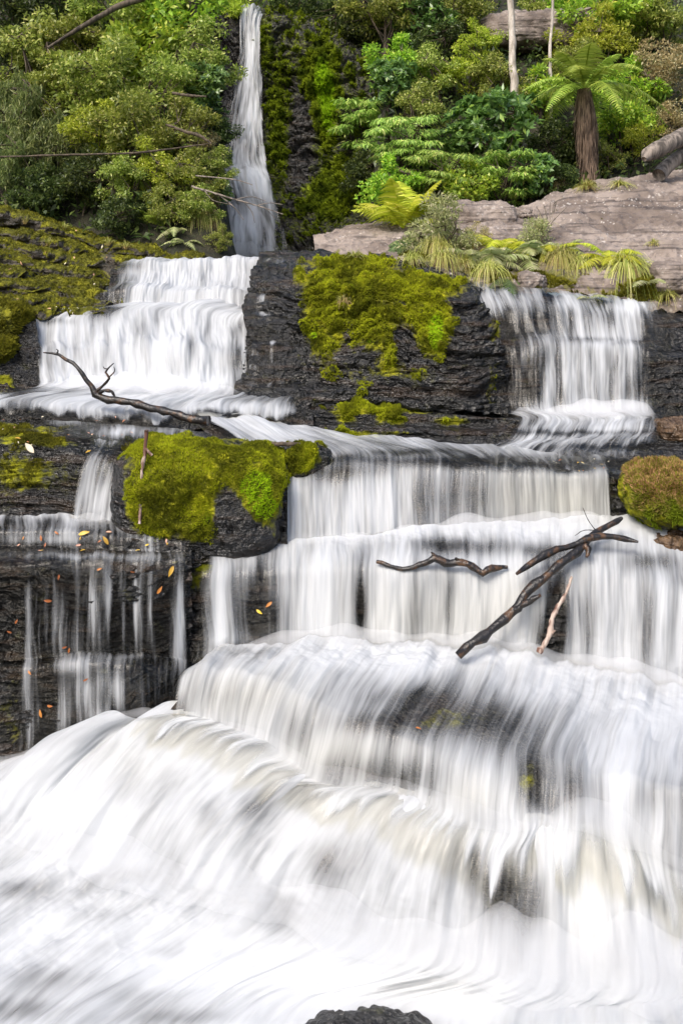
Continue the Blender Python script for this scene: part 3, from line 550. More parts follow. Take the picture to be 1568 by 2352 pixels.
# ---------------------------------------------------------------- hillside behind, and the ground under everything
def hill(x, y):
    x = np.asarray(x, float); y = np.asarray(y, float)
    yl = 13.6 + 0.25 * np.clip(-x - 3, 0, 4)
    yr = 15.8 + 0.15 * np.clip(x - 1, 0, 5) 
    left = 0.75 + 0.95 * np.clip(y - yl, 0, None) - 0.9 * np.clip(yl - y, 0, 1)
    right = 0.5 + 0.12 * np.clip(x, 0, 8) + 0.80 * np.clip(y - yr, 0, None) - 0.9 * np.clip(yr - y, 0, 1)
    gap = 0.15 + 6.4 * sstep(22.9, 23.6, y) + 0.6 * np.clip(y - 23.6, 0, None)
    a = sstep(-0.35, 0.35, x + y * (0.135 + 0.03 * sstep(16.5, 19, y))); b = sstep(0.35, 1.0, x)
    return left * (1 - a) + gap * a * (1 - b) + right * b
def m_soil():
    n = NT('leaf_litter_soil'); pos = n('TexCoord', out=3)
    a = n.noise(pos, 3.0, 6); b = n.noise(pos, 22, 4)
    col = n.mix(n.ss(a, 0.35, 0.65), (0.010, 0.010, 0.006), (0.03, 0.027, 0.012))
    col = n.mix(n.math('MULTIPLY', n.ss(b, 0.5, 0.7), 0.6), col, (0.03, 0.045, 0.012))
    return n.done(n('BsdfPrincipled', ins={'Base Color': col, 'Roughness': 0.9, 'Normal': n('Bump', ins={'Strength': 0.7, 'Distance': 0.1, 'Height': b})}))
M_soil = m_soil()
gx, gy = np.meshgrid(np.linspace(-16, 16, 200), np.linspace(12.6, 60, 260))
HZ = hill(gx, gy); HP = np.stack([gx, gy, HZ + 0.18 * fbm(np.stack([gx, gy, gx * 0], -1) * 0.7, 4)], -1)
remember(HP, 1)
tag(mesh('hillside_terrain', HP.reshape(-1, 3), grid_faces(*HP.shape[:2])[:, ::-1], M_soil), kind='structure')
gx, gy = np.meshgrid(np.linspace(-60, 60, 160), np.concatenate([np.linspace(-60, 2, 30), np.linspace(2.3, 16, 90), np.linspace(17, 80, 20)]))
gz = np.interp(gy, [-60, 4.5, 6.3, 6.8, 7.4, 9.1, 9.6, 10.5, 12.5, 80], [-4.6, -4.6, -4.0, -3.2, -2.6, -2.1, -1.5, -0.9, -0.35, -0.35])
gz = gz + 0.5 * np.clip(np.abs(gx) - 9, 0, 4) + 0.1 * fbm(np.stack([gx, gy, gx * 0], -1) * 0.5, 3)
GP = np.stack([gx, gy, gz], -1)
tag(mesh('ground', GP.reshape(-1, 3), grid_faces(*GP.shape[:2])[:, ::-1], M_rock, {'moss': np.zeros(gx.shape)}), kind='structure')

TREE = BVHTree.FromPolygons(np.concatenate(TRI_V).tolist(), np.concatenate(TRI_F).tolist())
def hit(u, v):
    d = Vector(at(u, v, 1.0)); r = TREE.ray_cast(Vector((0, 0, 0)), d.normalized())
    return (r[0], r[1] if r[1].dot(d) < 0 else -r[1]) if r[0] is not None else (Vector(at(u, v, 12.0)), Vector((0, 0, 1)))
def below(x, y, z0=30.0):
    r = TREE.ray_cast(Vector((x, y, z0)), Vector((0, 0, -1)))
    return r[0].z if r[0] is not None else 0.0

# ================================================================ moss
def m_moss(name, cols, rough=0.9):
    n = NT(name); pos = n('TexCoord', out=3); g = n('NewGeometry', out=8)
    a = n.noise(pos, 3.2, 4); 
    col = n.mix(n.ss(a, 0.36, 0.62), cols[0], cols[1])
    col = n.mix(n.ss(n.math('ADD', n.attr('vivid'), n.math('MULTIPLY', n.math('SUBTRACT', n.noise(pos, 8.0, 3), 0.5), 0.8)), 0.4, 0.7), col, cols[2])
    col = n.mix(n.math('MULTIPLY', n.ss(g, 0.55, 1.0), 0.55), col, cols[3])
    d = n('BsdfDiffuse', col); t = n('BsdfTranslucent', col)
    return n.done(n('MixShader', 0.3, d, t))
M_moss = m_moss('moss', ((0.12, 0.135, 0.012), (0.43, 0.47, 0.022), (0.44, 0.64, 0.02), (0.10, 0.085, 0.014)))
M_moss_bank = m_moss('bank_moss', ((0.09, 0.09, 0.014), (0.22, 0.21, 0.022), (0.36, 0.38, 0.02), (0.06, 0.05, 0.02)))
M_moss_cliff = m_moss('cliff_moss', ((0.08, 0.12, 0.012), (0.27, 0.34, 0.02), (0.36, 0.56, 0.02), (0.06, 0.08, 0.014)))
def sample_grid(V, N, wgt, n, rng):
    P00, P10, P01 = V[:-1, :-1], V[1:, :-1], V[:-1, 1:]
    ar = np.linalg.norm(np.cross(P10 - P00, P01 - P00), axis=2) * wgt[:-1, :-1]
    p = ar.ravel() / ar.sum(); k = rng.choice(len(p), n, p=p); nu = V.shape[1] - 1
    i, j = k // nu, k % nu; a, b = rng.rand(n, 1), rng.rand(n, 1)
    return P00[i, j] + (P10[i, j] - P00[i, j]) * a + (P01[i, j] - P00[i, j]) * b, N[i, j]
def tufts(name, V, N, wgt, n, size, mat, seed=0, vivid=(), parent=None, blades=4, up=0.35, col=None):
    rng = np.random.RandomState(seed)
    p, nn = sample_grid(V, N, wgt, n, rng)
    if up: nn = nn + np.array([0, 0, up]); nn /= np.linalg.norm(nn, axis=1)[:, None]
    vs = []
    viv = np.clip(blobs(p, 0, vivid), 0, 1) if len(vivid) else np.zeros(n)
    for b in range(blades):
        side = np.cross(nn, rng.normal(size=(n, 3))); side /= np.linalg.norm(side, axis=1)[:, None]
        out = np.cross(side, nn)
        sz = size * (0.5 + rng.rand(n, 1))
        tip = p + nn * sz + out * sz * (rng.rand(n, 1) * 1.2 - 0.1)
        wd = sz * 0.22
        vs.append(np.stack([p - side * wd - nn * size * 0.3, p + side * wd - nn * size * 0.3, tip], 1))
    Vv = np.stack(vs, 1).reshape(-1, 3)
    Fc = np.arange(len(Vv)).reshape(-1, 3)
    return mesh(name, Vv, Fc, mat, {'vivid': np.repeat(viv, 3 * blades)}, shade=False, parent=parent)
VIV = [(1000,760,24,50,0.9),(850,800,24,30,0.8),(720,770,10,10,0.9),(900,850,14,18,0.6),(740,180,26,60,0.8),(757,262,20,60,1.0),(380,596,60,10,0.6),(190,655,50,12,0.4),(800,655,60,20,0.3),(860,612,40,8,0.3)]
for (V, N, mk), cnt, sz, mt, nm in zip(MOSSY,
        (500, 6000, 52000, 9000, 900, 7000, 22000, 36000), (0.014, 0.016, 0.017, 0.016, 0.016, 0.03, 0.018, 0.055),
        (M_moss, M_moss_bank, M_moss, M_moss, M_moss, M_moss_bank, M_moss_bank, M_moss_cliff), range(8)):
    wg = np.where(mk > 0.35, mk, 0)
    if wg.sum() > 0: tag(tufts('moss', V, N, wg, cnt, sz, mt, nm, VIV), kind='stuff')

# ================================================================ boulders
def boulder(name, u, v, Y, rw, rh, depth, label, moss=None, mat=None, tuft=0, tsize=0.02, seed=0, boxy=3.2, mossmat=None, vivid=(), lump=0.05, amp=0.07, cat='boulder', strata=0.02):
    c = at(u, v, Y); rx, rz = rw / F * Y, rh / F * Y
    nv, nu = 90, 180
    th = np.linspace(0.02, math.pi - 0.02, nv)[:, None]; ph = np.linspace(0, 2 * math.pi, nu, endpoint=False)[None]
    D = np.stack([np.sin(th) * np.cos(ph), np.sin(th) * np.sin(ph), np.cos(th) + 0 * ph], -1)
    r = (np.abs(D) ** boxy).sum(-1) ** (-1 / boxy)
    B = D * r[..., None] * np.array([rx, depth, rz])
    q = B + seed * 4.4
    N = D * np.array([1 / rx, 1 / depth, 1 / rz]); N /= np.linalg.norm(N, axis=2)[..., None]
    W = B + c
    mo = np.clip(blobs(W, 0, moss or []), 0, 1.2) if moss else np.zeros(W.shape[:2])
    back = D[..., 1] > 0.3
    if moss: mo = np.where(back, np.maximum(mo, 0.5), mo)
    mk = sstep(0.45, 0.75, mo + fbm(q * 4, 4) * 0.55) if moss else mo
    d = amp * (fbm(q * 1.8, 3) + 0.5 * fbm(q * 6, 3) + 0.2 * fbm(q * 18, 2)) + lump * mk * (np.abs(fbm(q * 5 + 3, 3)) * 1.6 + np.abs(fbm(q * 14, 2)) * 0.7)
    V = B + N * d[..., None]
    Vc = np.concatenate([V.reshape(-1, 3), V[0].mean(0)[None], V[-1].mean(0)[None]])
    t0 = nv * nu
    k = np.arange(nu)
    caps = [np.stack([k, (k + 1) % nu, np.full(nu, t0)], 1)[:, ::-1], np.stack([k + (nv - 1) * nu, (k + 1) % nu + (nv - 1) * nu, np.full(nu, t0 + 1)], 1)]
    fc = grid_faces(nv, nu, True)
    o = mesh(name, Vc, [fc] + caps, mat or M_rock, {'moss': np.concatenate([mo.ravel(), [mo[0].mean(), mo[-1].mean()]])})
    o.location = c.tolist()
    tag(o, label, cat)
    if tuft:
        Vw = np.concatenate([V, V[:, :1]], 1) + c; Nw = np.concatenate([N, N[:, :1]], 1); mw = np.concatenate([mk, mk[:, :1]], 1)
        t_ = tufts('moss', Vw, Nw, np.where(mw > 0.35, mw, 0), tuft, tsize, mossmat or M_moss, seed, vivid)
        me = t_.data; co = np.empty(len(me.vertices) * 3, np.float32); me.vertices.foreach_get('co', co)
        me.vertices.foreach_set('co', (co.reshape(-1, 3) - c).astype(np.float32).ravel()); me.update()
        t_.parent = o; t_['kind'] = 'stuff'
    TRI = [(V + c)]
    return o
boulder('mossy_boulder', 458, 1158, 7.32, 196, 142, 0.55, 'large blocky boulder with bright yellow green moss patches beside the wide curtain of water', seed=1, boxy=3.4, amp=0.05, lump=0.03,
        moss=[(380,1190,70,50,0.7),(340,1140,60,60,0.5),(460,1035,190,30,1.0),(340,1080,50,70,0.55),(440,1120,50,60,0.9),(420,1170,50,50,0.9),(465,1215,36,40,0.9),(580,1130,50,70,1.0),(600,1170,36,50,0.8),(630,1090,30,60,0.9),(500,1080,60,40,0.5),(320,1170,60,60,0.35),(620,1240,30,30,0.5),(560,1230,55,50,-1.0),(535,1180,30,40,-0.8),(290,1150,40,80,-0.3)],
        tuft=44000, tsize=0.014, vivid=[(590,1110,30,30,1.2),(585,1150,40,40,1.0),(610,1175,28,24,1.1),(480,1190,24,30,0.6),(420,1130,30,30,0.4)])
boulder('mossy_boulder', 698, 1070, 7.72, 70, 44, 0.22, 'small dark boulder with green moss at the lip of the wide curtain of water', seed=2, boxy=3.0,
        moss=[(695,1050,40,22,0.9),(680,1070,40,26,0.5)], tuft=6000, tsize=0.014)
n_ = NT('clubmoss'); g_ = n_('NewGeometry', out=8); p_ = n_('TexCoord', out=3)
c_ = n_.mix(n_.ss(g_, 0.45, 0.6), (0.22, 0.22, 0.03), (0.45, 0.26, 0.13)); c_ = n_.mix(n_.ss(n_.math('ADD', n_.noise(p_, 4.0), n_.math('MULTIPLY', n_('SeparateXYZ', p_, out=2), 1.2)), 0.35, 0.6), (0.16, 0.21, 0.015), c_)
M_club = n_.done(n_('MixShader', 0.25, n_('BsdfDiffuse', c_), n_('BsdfTranslucent', c_)))
boulder('mossy_boulder', 1530, 1138, 7.25, 96, 66, 0.32, 'rounded hummock of green and russet clubmoss on the ledge beside the cream coloured curtain', seed=3, boxy=2.8, lump=0.03,
        moss=[(1520,1120,120,90,1.2)], tuft=15000, tsize=0.022, mossmat=M_club)
M_brown = m_wet_rock('brown_wet_rock', (0.05, 0.028, 0.014), (0.16, 0.10, 0.055), MOSS, rough=0.2)
boulder('wet_boulder', 1540, 1248, 7.0, 56, 30, 0.16, 'small wet brown rock poking out of white water below the clubmoss hummock', seed=4, boxy=2.3, mat=M_brown)
boulder('wet_boulder', 850, 2412, 4.42, 185, 48, 0.22, 'dark wet rock breaking the surface of the foaming pool at the very bottom', seed=5, boxy=2.4, amp=0.05)
boulder('sandstone_boulder', 1085, 510, 13.7, 98, 46, 0.55, 'domed purple brown sandstone boulder lying on the slab behind the ferns', seed=6, boxy=2.8, mat=M_dry)
boulder('sandstone_boulder', 1195, 492, 13.9, 26, 14, 0.2, 'small pale sandstone block beside the domed boulder on the slab', seed=16, boxy=4, mat=M_dry)
boulder('mossy_boulder', -8, 740, 10.3, 74, 40, 0.35, 'upper of two thickly mossed boulders under the layered mossy bank', seed=7, boxy=2.8, mat=M_bank, moss=[(0,730,120,60,0.9)], tuft=5000, tsize=0.03, mossmat=M_moss_bank)
boulder('mossy_boulder', -14, 820, 10.0, 52, 52, 0.3, 'lower of two thickly mossed boulders, overhanging the dark wet corner', seed=8, boxy=2.8, mat=M_bank, moss=[(0,800,120,50,0.9)], tuft=4000, tsize=0.03, mossmat=M_moss_bank)
boulder('wet_boulder', 1560, 985, 8.55, 52, 26, 0.2, 'flat brown wet rock at the edge of the shelf under the side cascade', seed=9, boxy=3, mat=M_brown)
boulder('sandstone_boulder', 1545, 640, 10.6, 60, 34, 0.3, 'angular grey brown sandstone block at the foot of the slab', seed=10, boxy=3.6, mat=M_dry, strata=0.06)
boulder('sandstone_boulder', 1222, 646, 10.55, 34, 22, 0.2, 'small shaded sandstone block between two tussocks at the water edge', seed=11, boxy=3.4, mat=M_dry)

# ================================================================ spray drifting where the water lands
def m_mist(name, dens):
    n = NT(name); v = n('VolumeScatter', (1, 1, 1), dens, 0.0)
    n.t.links.new(v, n.out.inputs[1]); return n.m
M_mist = {k: m_mist('spray_mist', k) for k in (1.5, 2.0, 3.0, 4.0, 7.0)}
def mist(pts, dens, seed=0, n=70, sq=0.8):
    if seed == 1: pts = [(a, b_ + 4, y, r * 0.72) for a, b_, y, r in pts]
    if seed == 8: pts = [(a, b_, y, r * 1.5) for a, b_, y, r in pts]; sq = 0.55
    a = np.array([list(at(p[0], p[1], p[2])) + [p[3] / F * p[2]] for p in pts]); x = np.concatenate([[0], np.cumsum(np.linalg.norm(np.diff(a[:, :3], axis=0), axis=1))])
    q = pchip(x, a, np.linspace(0, x[-1], n)); rad = q[:, 3] * np.clip(1 + 0.9 * fbm(np.stack([np.linspace(0, x[-1] * 2.2, n), np.full(n, seed * 3.3), np.zeros(n)], 1), 2), 0.25, 2)
    rad *= sstep(0, 0.08, np.linspace(0, 1, n)) * sstep(0, 0.08, 1 - np.linspace(0, 1, n)) * 0.97 + 0.03
    ph = np.linspace(0, 2 * math.pi, 14, endpoint=False)
    C = q[:, :3] + np.stack([0 * rad, 0.3 * q[:, 3] * pnoise(np.stack([np.arange(n) * .3, np.full(n, seed + .5), np.zeros(n)], 1)), 0.3 * rad], 1)
    V = C[:, None] + rad[:, None, None] * np.stack([0 * ph, np.cos(ph), np.sin(ph) * sq], 1)[None]
    Vc = np.concatenate([V.reshape(-1, 3), C[[0, -1]]]); k = np.arange(14); e = n * 14
    caps = np.concatenate([np.stack([(k + 1) % 14, k, np.full(14, e)], 1), np.stack([k + (n - 1) * 14, (k + 1) % 14 + (n - 1) * 14, np.full(14, e + 1)], 1)])
    return tag(mesh('spray_mist', Vc, [grid_faces(n, 14, True)[:, ::-1], caps], M_mist[dens]), kind='stuff')
mist([(400,1640,5.95,14),(525,1668,5.8,26),(660,1738,5.58,30),(745,1795,5.4,36),(900,1812,5.3,34),(1050,1868,5.06,40),(1195,1900,4.95,40),(1325,1880,4.95,44),(1440,1915,4.9,44),(1566,1985,4.8,44),(1700,2010,4.75,40)], 2.0, 1)
mist([(490,1520,6.42,10),(650,1480,6.5,20),(800,1474,6.5,26),(950,1476,6.46,26),(1100,1496,6.4,28),(1250,1518,6.33,26),(1400,1548,6.24,30),(1568,1585,6.12,30),(1720,1605,6.1,26)], 4.0, 2)
mist([(640,1262,7.0,10),(700,1256,7.02,18),(830,1244,7.05,22),(920,1234,7.1,22),(1000,1224,7.15,20),(1100,1214,7.2,22),(1250,1203,7.24,24),(1410,1196,7.26,18)], 4.0, 3)
mist([(75,888,9.3,10),(200,889,9.25,22),(300,891,9.2,26),(400,896,9.14,26),(500,902,9.14,18),(560,902,9.14,8)], 4.0, 4)
mist([(1165,950,9.0,6),(1250,951,8.96,16),(1350,951,8.94,20),(1450,948,8.94,20),(1510,952,8.95,8)], 4.0, 5)
mist([(480,600,19.4,10),(540,590,19.3,22),(600,585,19.2,26),(660,598,19.3,12)], 2.0, 6)
mist([(150,1198,7.04,5),(205,1198,7.02,14),(265,1202,7.02,6)], 4.0, 7)
mist([(-60,1890,5.6,20),(110,1940,5.45,30),(290,2010,5.2,36),(430,2045,5.1,40),(600,2080,5.0,44),(850,2160,4.76,50),(1080,2212,4.6,56),(1280,2245,4.52,64),(1400,2250,4.5,64),(1580,2240,4.52,60),(1720,2232,4.56,50)], 2.0, 8, n=90)
mist([(-60,1770,6.2,16),(40,1752,6.16,20),(120,1725,6.1,22),(200,1672,6.0,22),(290,1645,5.95,20),(390,1640,5.9,10)], 4.0, 9)
# ================================================================ trees and shrubs
def m_leaf(name, c1, c2, c3, gloss=0.35, trans=0.42, rough=0.4, young=0.75):
    n = NT(name); g = n('NewGeometry', out=8); oi = n('ObjectInfo', out=5)
    pos = n('TexCoord', out=3)
    col = n.mix(n.ss(g, 0.0, 0.8), c1, c2)
    col = n.mix(n.math('MULTIPLY', n.ss(g, young, 1.0), 0.9), col, c3)
    col = n.mix(n.math('MULTIPLY', n.ss(n.noise(pos, 1.6, 3), 0.45, 0.65), 0.5), col, c2)
    hs = n('HueSaturation', n.math('ADD', 0.485, n.math('MULTIPLY', oi, 0.03)), 1.0, n.math('ADD', 0.8, n.math('MULTIPLY', oi, 0.4)), 1.0, col)
    p = n('BsdfPrincipled', ins={'Base Color': hs, 'Roughness': rough, 'Specular IOR Level': gloss})
    t = n('BsdfTranslucent', hs)
    return n.done(n('MixShader', trans, p, t))
def m_bark(name, c1, c2, scale=6.0):
    n = NT(name); pos = n('TexCoord', out=3)
    a = n.noise(n('VectorMath', pos, (3.0, 3.0, 0.5), operation='MULTIPLY'), scale, 5, 0.6); b = n.noise(pos, 3, 4)
    col = n.mix(n.ss(n.math('ADD', n.math('MULTIPLY', a, 0.7), n.math('MULTIPLY', b, 0.3)), 0.38, 0.62), c1, c2)
    return n.done(n('BsdfPrincipled', ins={'Base Color': col, 'Roughness': 0.85, 'Normal': n('Bump', ins={'Strength': 0.6, 'Distance': 0.02, 'Height': a})}))
M_bark = m_bark('brown_bark', (0.03, 0.022, 0.014), (0.12, 0.09, 0.06))
M_pale = m_bark('pale_bark', (0.22, 0.19, 0.15), (0.48, 0.43, 0.37), 3.0)
M_dead = m_bark('weathered_wood', (0.06, 0.05, 0.04), (0.27, 0.225, 0.185), 5.0)

def leaf_mesh(p, d, nrm, ln, wd, fold=0.18):
    """folded leaves: p base points, d directions, nrm face normals, ln lengths, wd widths"""
    sd = np.cross(d, nrm); sd /= np.maximum(np.linalg.norm(sd, axis=1), 1e-6)[:, None]
    up = np.cross(sd, d)
    L, W = ln[:, None], wd[:, None]
    m1 = p + d * L * 0.45
    a = m1 + sd * W * 0.5 + up * W * fold; b = m1 - sd * W * 0.5 + up * W * fold
    tip = p + d * L - up * L * 0.08
    V = np.stack([p, a, tip, b], 1).reshape(-1, 3)
    return V, np.arange(len(V)).reshape(-1, 4)
def nrmz(a): return a / np.maximum(np.linalg.norm(a, axis=-1, keepdims=True), 1e-9)

def tube(paths, sides=7):
    """paths: list of (points n x 3, radii n) -> V, [quads, tris]"""
    Vs, Fs, off = [], [], 0
    for pts, rad in paths:
        pts = np.asarray(pts, float); rad = np.asarray(rad, float); n = len(pts)
        t = nrmz(np.gradient(pts, axis=0)); ref = np.array([0.31, 0.87, 0.38])
        a = nrmz(np.cross(t, ref)); b = np.cross(t, a)
        ph = np.linspace(0, 2 * math.pi, sides, endpoint=False)
        ring = pts[:, None] + rad[:, None, None] * (a[:, None] * np.cos(ph)[None, :, None] + b[:, None] * np.sin(ph)[None, :, None])
        Vs.append(ring.reshape(-1, 3)); Vs.append(pts[[0, -1]])
        Fs.append(grid_faces(n, sides, True)[:, ::-1] + off)
        k = np.arange(sides); e = off + n * sides
        c0 = np.stack([k + off, (k + 1) % sides + off, np.full(sides, e)], 1)
        c1 = np.stack([(k + 1) % sides + off + (n - 1) * sides, k + off + (n - 1) * sides, np.full(sides, e + 1)], 1)
        Fs.append(np.concatenate([c0, c1])); off = e + 2
    return np.concatenate(Vs), [np.concatenate(Fs[0::2]), np.concatenate(Fs[1::2])]
def spline(pts, n):
    pts = np.asarray(pts, float); x = np.concatenate([[0], np.cumsum(np.linalg.norm(np.diff(pts[:, :3], axis=0), axis=1))])
    return pchip(x, pts, np.linspace(0, x[-1], n))

def make_plant(name, kind, seed, mat, bark, nclump, per, ln, wd, csize, style, ell=(1, 1, 0.85), cz=1.25):
    """crown of radius about 1 m whose centre stands cz above the root"""
    rng = np.random.RandomState(seed)
    root = empty(name)
    cen = []
    while len(cen) < nclump:
        q = rng.uniform(-1, 1, 3)
        r = np.linalg.norm(q)
        if r > 1 or r < 0.25: continue
        if rng.rand() > 0.25 + r: continue
        if pnoise(q[None] * 2.3 + seed * 1.7)[0] < -0.06: continue
        lobes = 0.88 + 0.6 * pnoise(np.array(nrmz(q[None]) * 1.7 + seed))[0]
        q = q * lobes * np.array(ell)
        cen.append(q + np.array([0, 0, cz]))
    cen = np.array(cen)
    paths = []
    base_r = 0.06 if style != 'big' else 0.08
    top = np.array([0.05, 0.03, cz * 0.75])
    tr = spline([[0, 0, -0.5], [0.04, 0.02, cz * 0.3], top], 8); paths.append((tr, np.linspace(base_r, base_r * 0.6, 8)))
    limbs = []
    for k in range(7):
        a = rng.rand() * 6.28; e = np.array([math.cos(a) * 0.5 * ell[0], math.sin(a) * 0.5 * ell[1], cz + rng.uniform(-0.3, 0.4)])
        s0 = tr[rng.randint(3, 8)]
        m_ = (s0 + e) / 2 + rng.normal(size=3) * 0.07
        limbs.append(e); paths.append((spline([s0, m_, e], 6), np.linspace(base_r * 0.5, base_r * 0.25, 6)))
    limbs = np.array(limbs)
    for c in cen:
        e = limbs[np.argmin(np.linalg.norm(limbs - c, axis=1))]
        paths.append((spline([e, (e + c) / 2 + rng.normal(size=3) * 0.05, c], 5), np.linspace(base_r * 0.25, 0.006, 5)))
    V, Fc = tube(paths, 5)
    mesh('trunk', V, Fc, bark, parent=root)
    P, D, Nn = [], [], []
    for c in cen:
        m = int(per * rng.uniform(0.6, 1.4)); r = csize * rng.uniform(0.7, 1.3)
        if style == 'layer':
            q = rng.normal(size=(m, 3)); q = nrmz(q) * (rng.rand(m, 1) ** 0.5) * r * np.array([1.25, 1.25, 0.28])
            out = nrmz(q * np.array([1, 1, 0]) + 1e-4)
            d = nrmz(out * 0.8 + np.array([0, 0, -0.55]) + rng.normal(size=(m, 3)) * 0.25); nn = nrmz(out * 0.35 + np.array([0, 0, 1]) + rng.normal(size=(m, 3)) * 0.2)
        elif style == 'droop':
            q = nrmz(rng.normal(size=(m, 3))) * (rng.rand(m, 1) ** 0.5) * r * np.array([0.6, 0.6, 1.3])
            d = nrmz(np.array([0, 0, -1.0]) + rng.normal(size=(m, 3)) * 0.45); nn = nrmz(rng.normal(size=(m, 3)))
        elif style == 'big':
            t_ = nrmz(rng.normal(size=(max(m // 7, 2), 3)) + np.array([0, -0.1, 0.6])) * r * (0.6 + 0.4 * rng.rand(max(m // 7, 2), 1))
            q = np.repeat(t_, 7, 0) + rng.normal(size=(len(t_) * 7, 3)) * 0.012; m = len(q)
            ax = nrmz(np.repeat(t_, 7, 0) + np.array([0, 0, 0.1])); sp = nrmz(rng.normal(size=(m, 3)))
            d = nrmz(sp - ax * (sp * ax).sum(1, keepdims=True) + ax * 0.35); nn = nrmz(ax + rng.normal(size=(m, 3)) * 0.2)
        else:
            sp = nrmz(rng.normal(size=(m, 3))); q = sp * (rng.rand(m, 1) ** 0.4) * r * np.array([1.1, 1.1, 0.75])
            d = nrmz(sp + rng.normal(size=(m, 3)) * 0.8 + np.array([0, 0, 0.1])); nn = nrmz(sp * 0.4 + np.array([0, 0, 0.7]) + rng.normal(size=(m, 3)) * 0.5)
        P.append(c + q); D.append(d); Nn.append(nn)
    P, D, Nn = map(np.concatenate, (P, D, Nn)); m = len(P)
    V, Fc = leaf_mesh(P, D, Nn, ln * rng.uniform(0.6, 1.25, m), wd * rng.uniform(0.7, 1.2, m))
    mesh('crown', V, Fc, mat, parent=root, shade=False)
    root['cz'] = cz
    return root
L_ol = m_leaf('olive_leaves', (0.127, 0.178, 0.029), (0.356, 0.425, 0.069), (0.750, 0.713, 0.253), gloss=0.5)
L_dk = m_leaf('dark_and_shaded_leaves', (0.022, 0.04, 0.012), (0.085, 0.125, 0.03), (0.26, 0.32, 0.08), gloss=0.4)  # dark tone also stands in for shade in the hollow and forest gaps
L_br = m_leaf('bright_leaves', (0.149, 0.269, 0.030), (0.389, 0.598, 0.053), (0.750, 0.750, 0.105), gloss=0.45)
L_gl = m_leaf('glossy_leaves', (0.067, 0.149, 0.038), (0.194, 0.344, 0.083), (0.538, 0.750, 0.120), gloss=0.9, rough=0.3, young=0.85)
L_la = m_leaf('layered_leaves', (0.158, 0.289, 0.053), (0.419, 0.628, 0.118), (0.750, 0.750, 0.261), gloss=0.4)
L_fe = m_leaf('feathery_leaves', (0.085, 0.12, 0.035), (0.22, 0.27, 0.075), (0.46, 0.46, 0.18), gloss=0.4)
L_ye = m_leaf('yellow_leaves', (0.24, 0.32, 0.03), (0.48, 0.56, 0.05), (0.74, 0.72, 0.16), gloss=0.4)
L_pk = m_leaf('tawny_leaves', (0.205, 0.194, 0.068), (0.546, 0.433, 0.205), (0.750, 0.750, 0.455), gloss=0.35)
PROTO = {
    'ol': ('shrub', 'i', 11, L_ol, M_bark, 52, 120, 0.095, 0.048, 0.21, 'ball'),
    'o2': ('tree', 'i', 12, L_ol, M_bark, 44, 130, 0.11, 0.05, 0.23, 'ball', (1.15, 1, 0.8)),
    'dk': ('shrub', 'i', 13, L_dk, M_bark, 50, 110, 0.12, 0.055, 0.24, 'ball'),
    'br': ('tree', 'i', 14, L_br, M_bark, 46, 80, 0.15, 0.075, 0.23, 'ball', (1.1, 1, 0.9)),
    'gl': ('shrub', 'i', 15, L_gl, M_bark, 46, 84, 0.19, 0.075, 0.22, 'big'),
    'la': ('tree', 'i', 16, L_la, M_bark, 42, 120, 0.17, 0.046, 0.25, 'layer', (1.15, 1, 0.85)),
    'fe': ('shrub', 'i', 17, L_fe, M_bark, 56, 120, 0.15, 0.024, 0.24, 'droop'),
    'ye': ('shrub', 'i', 18, L_ye, M_bark, 42, 110, 0.12, 0.048, 0.22, 'ball', (1.1, 1, 0.9)),
    'pk': ('shrub', 'i', 19, L_pk, M_bark, 44, 110, 0.10, 0.046, 0.22, 'ball'),
}
made = {}
def plant(key, u, v, r, label, group=None, rz=None, Ymin=11.5, Y=None, tilt=0.0):
    """stand a plant on the slope so that its crown, r across the frame, shows at (u, v)"""
    p = PROTO[key]; rng = random.Random(int(u * 7 + v * 13))
    if Y is None:
        for Y in np.arange(Ymin, 40, 0.05):
            c = at(u, v, Y); sc = r / F * Y
            if hill(c[0], Y) >= c[2] - 1.25 * sc: break
    c = at(u, v, Y); sc = r / F * Y
    if key not in made:
        made[key] = make_plant(*p); o = made[key]
    else: o = copy_thing(made[key])
    o.location = (c[0], c[1], c[2] - 1.25 * sc); o.scale = (sc, sc, sc)
    o.rotation_euler = (rng.uniform(-.2, .2), rng.uniform(-.2, .2) + tilt, rng.uniform(0, 6.28) if rz is None else rz)
    tag(o, label, p[0], group)
    o.name = {'shrub': 'leafy_shrub', 'tree': 'forest_tree'}[p[0]]
    return o
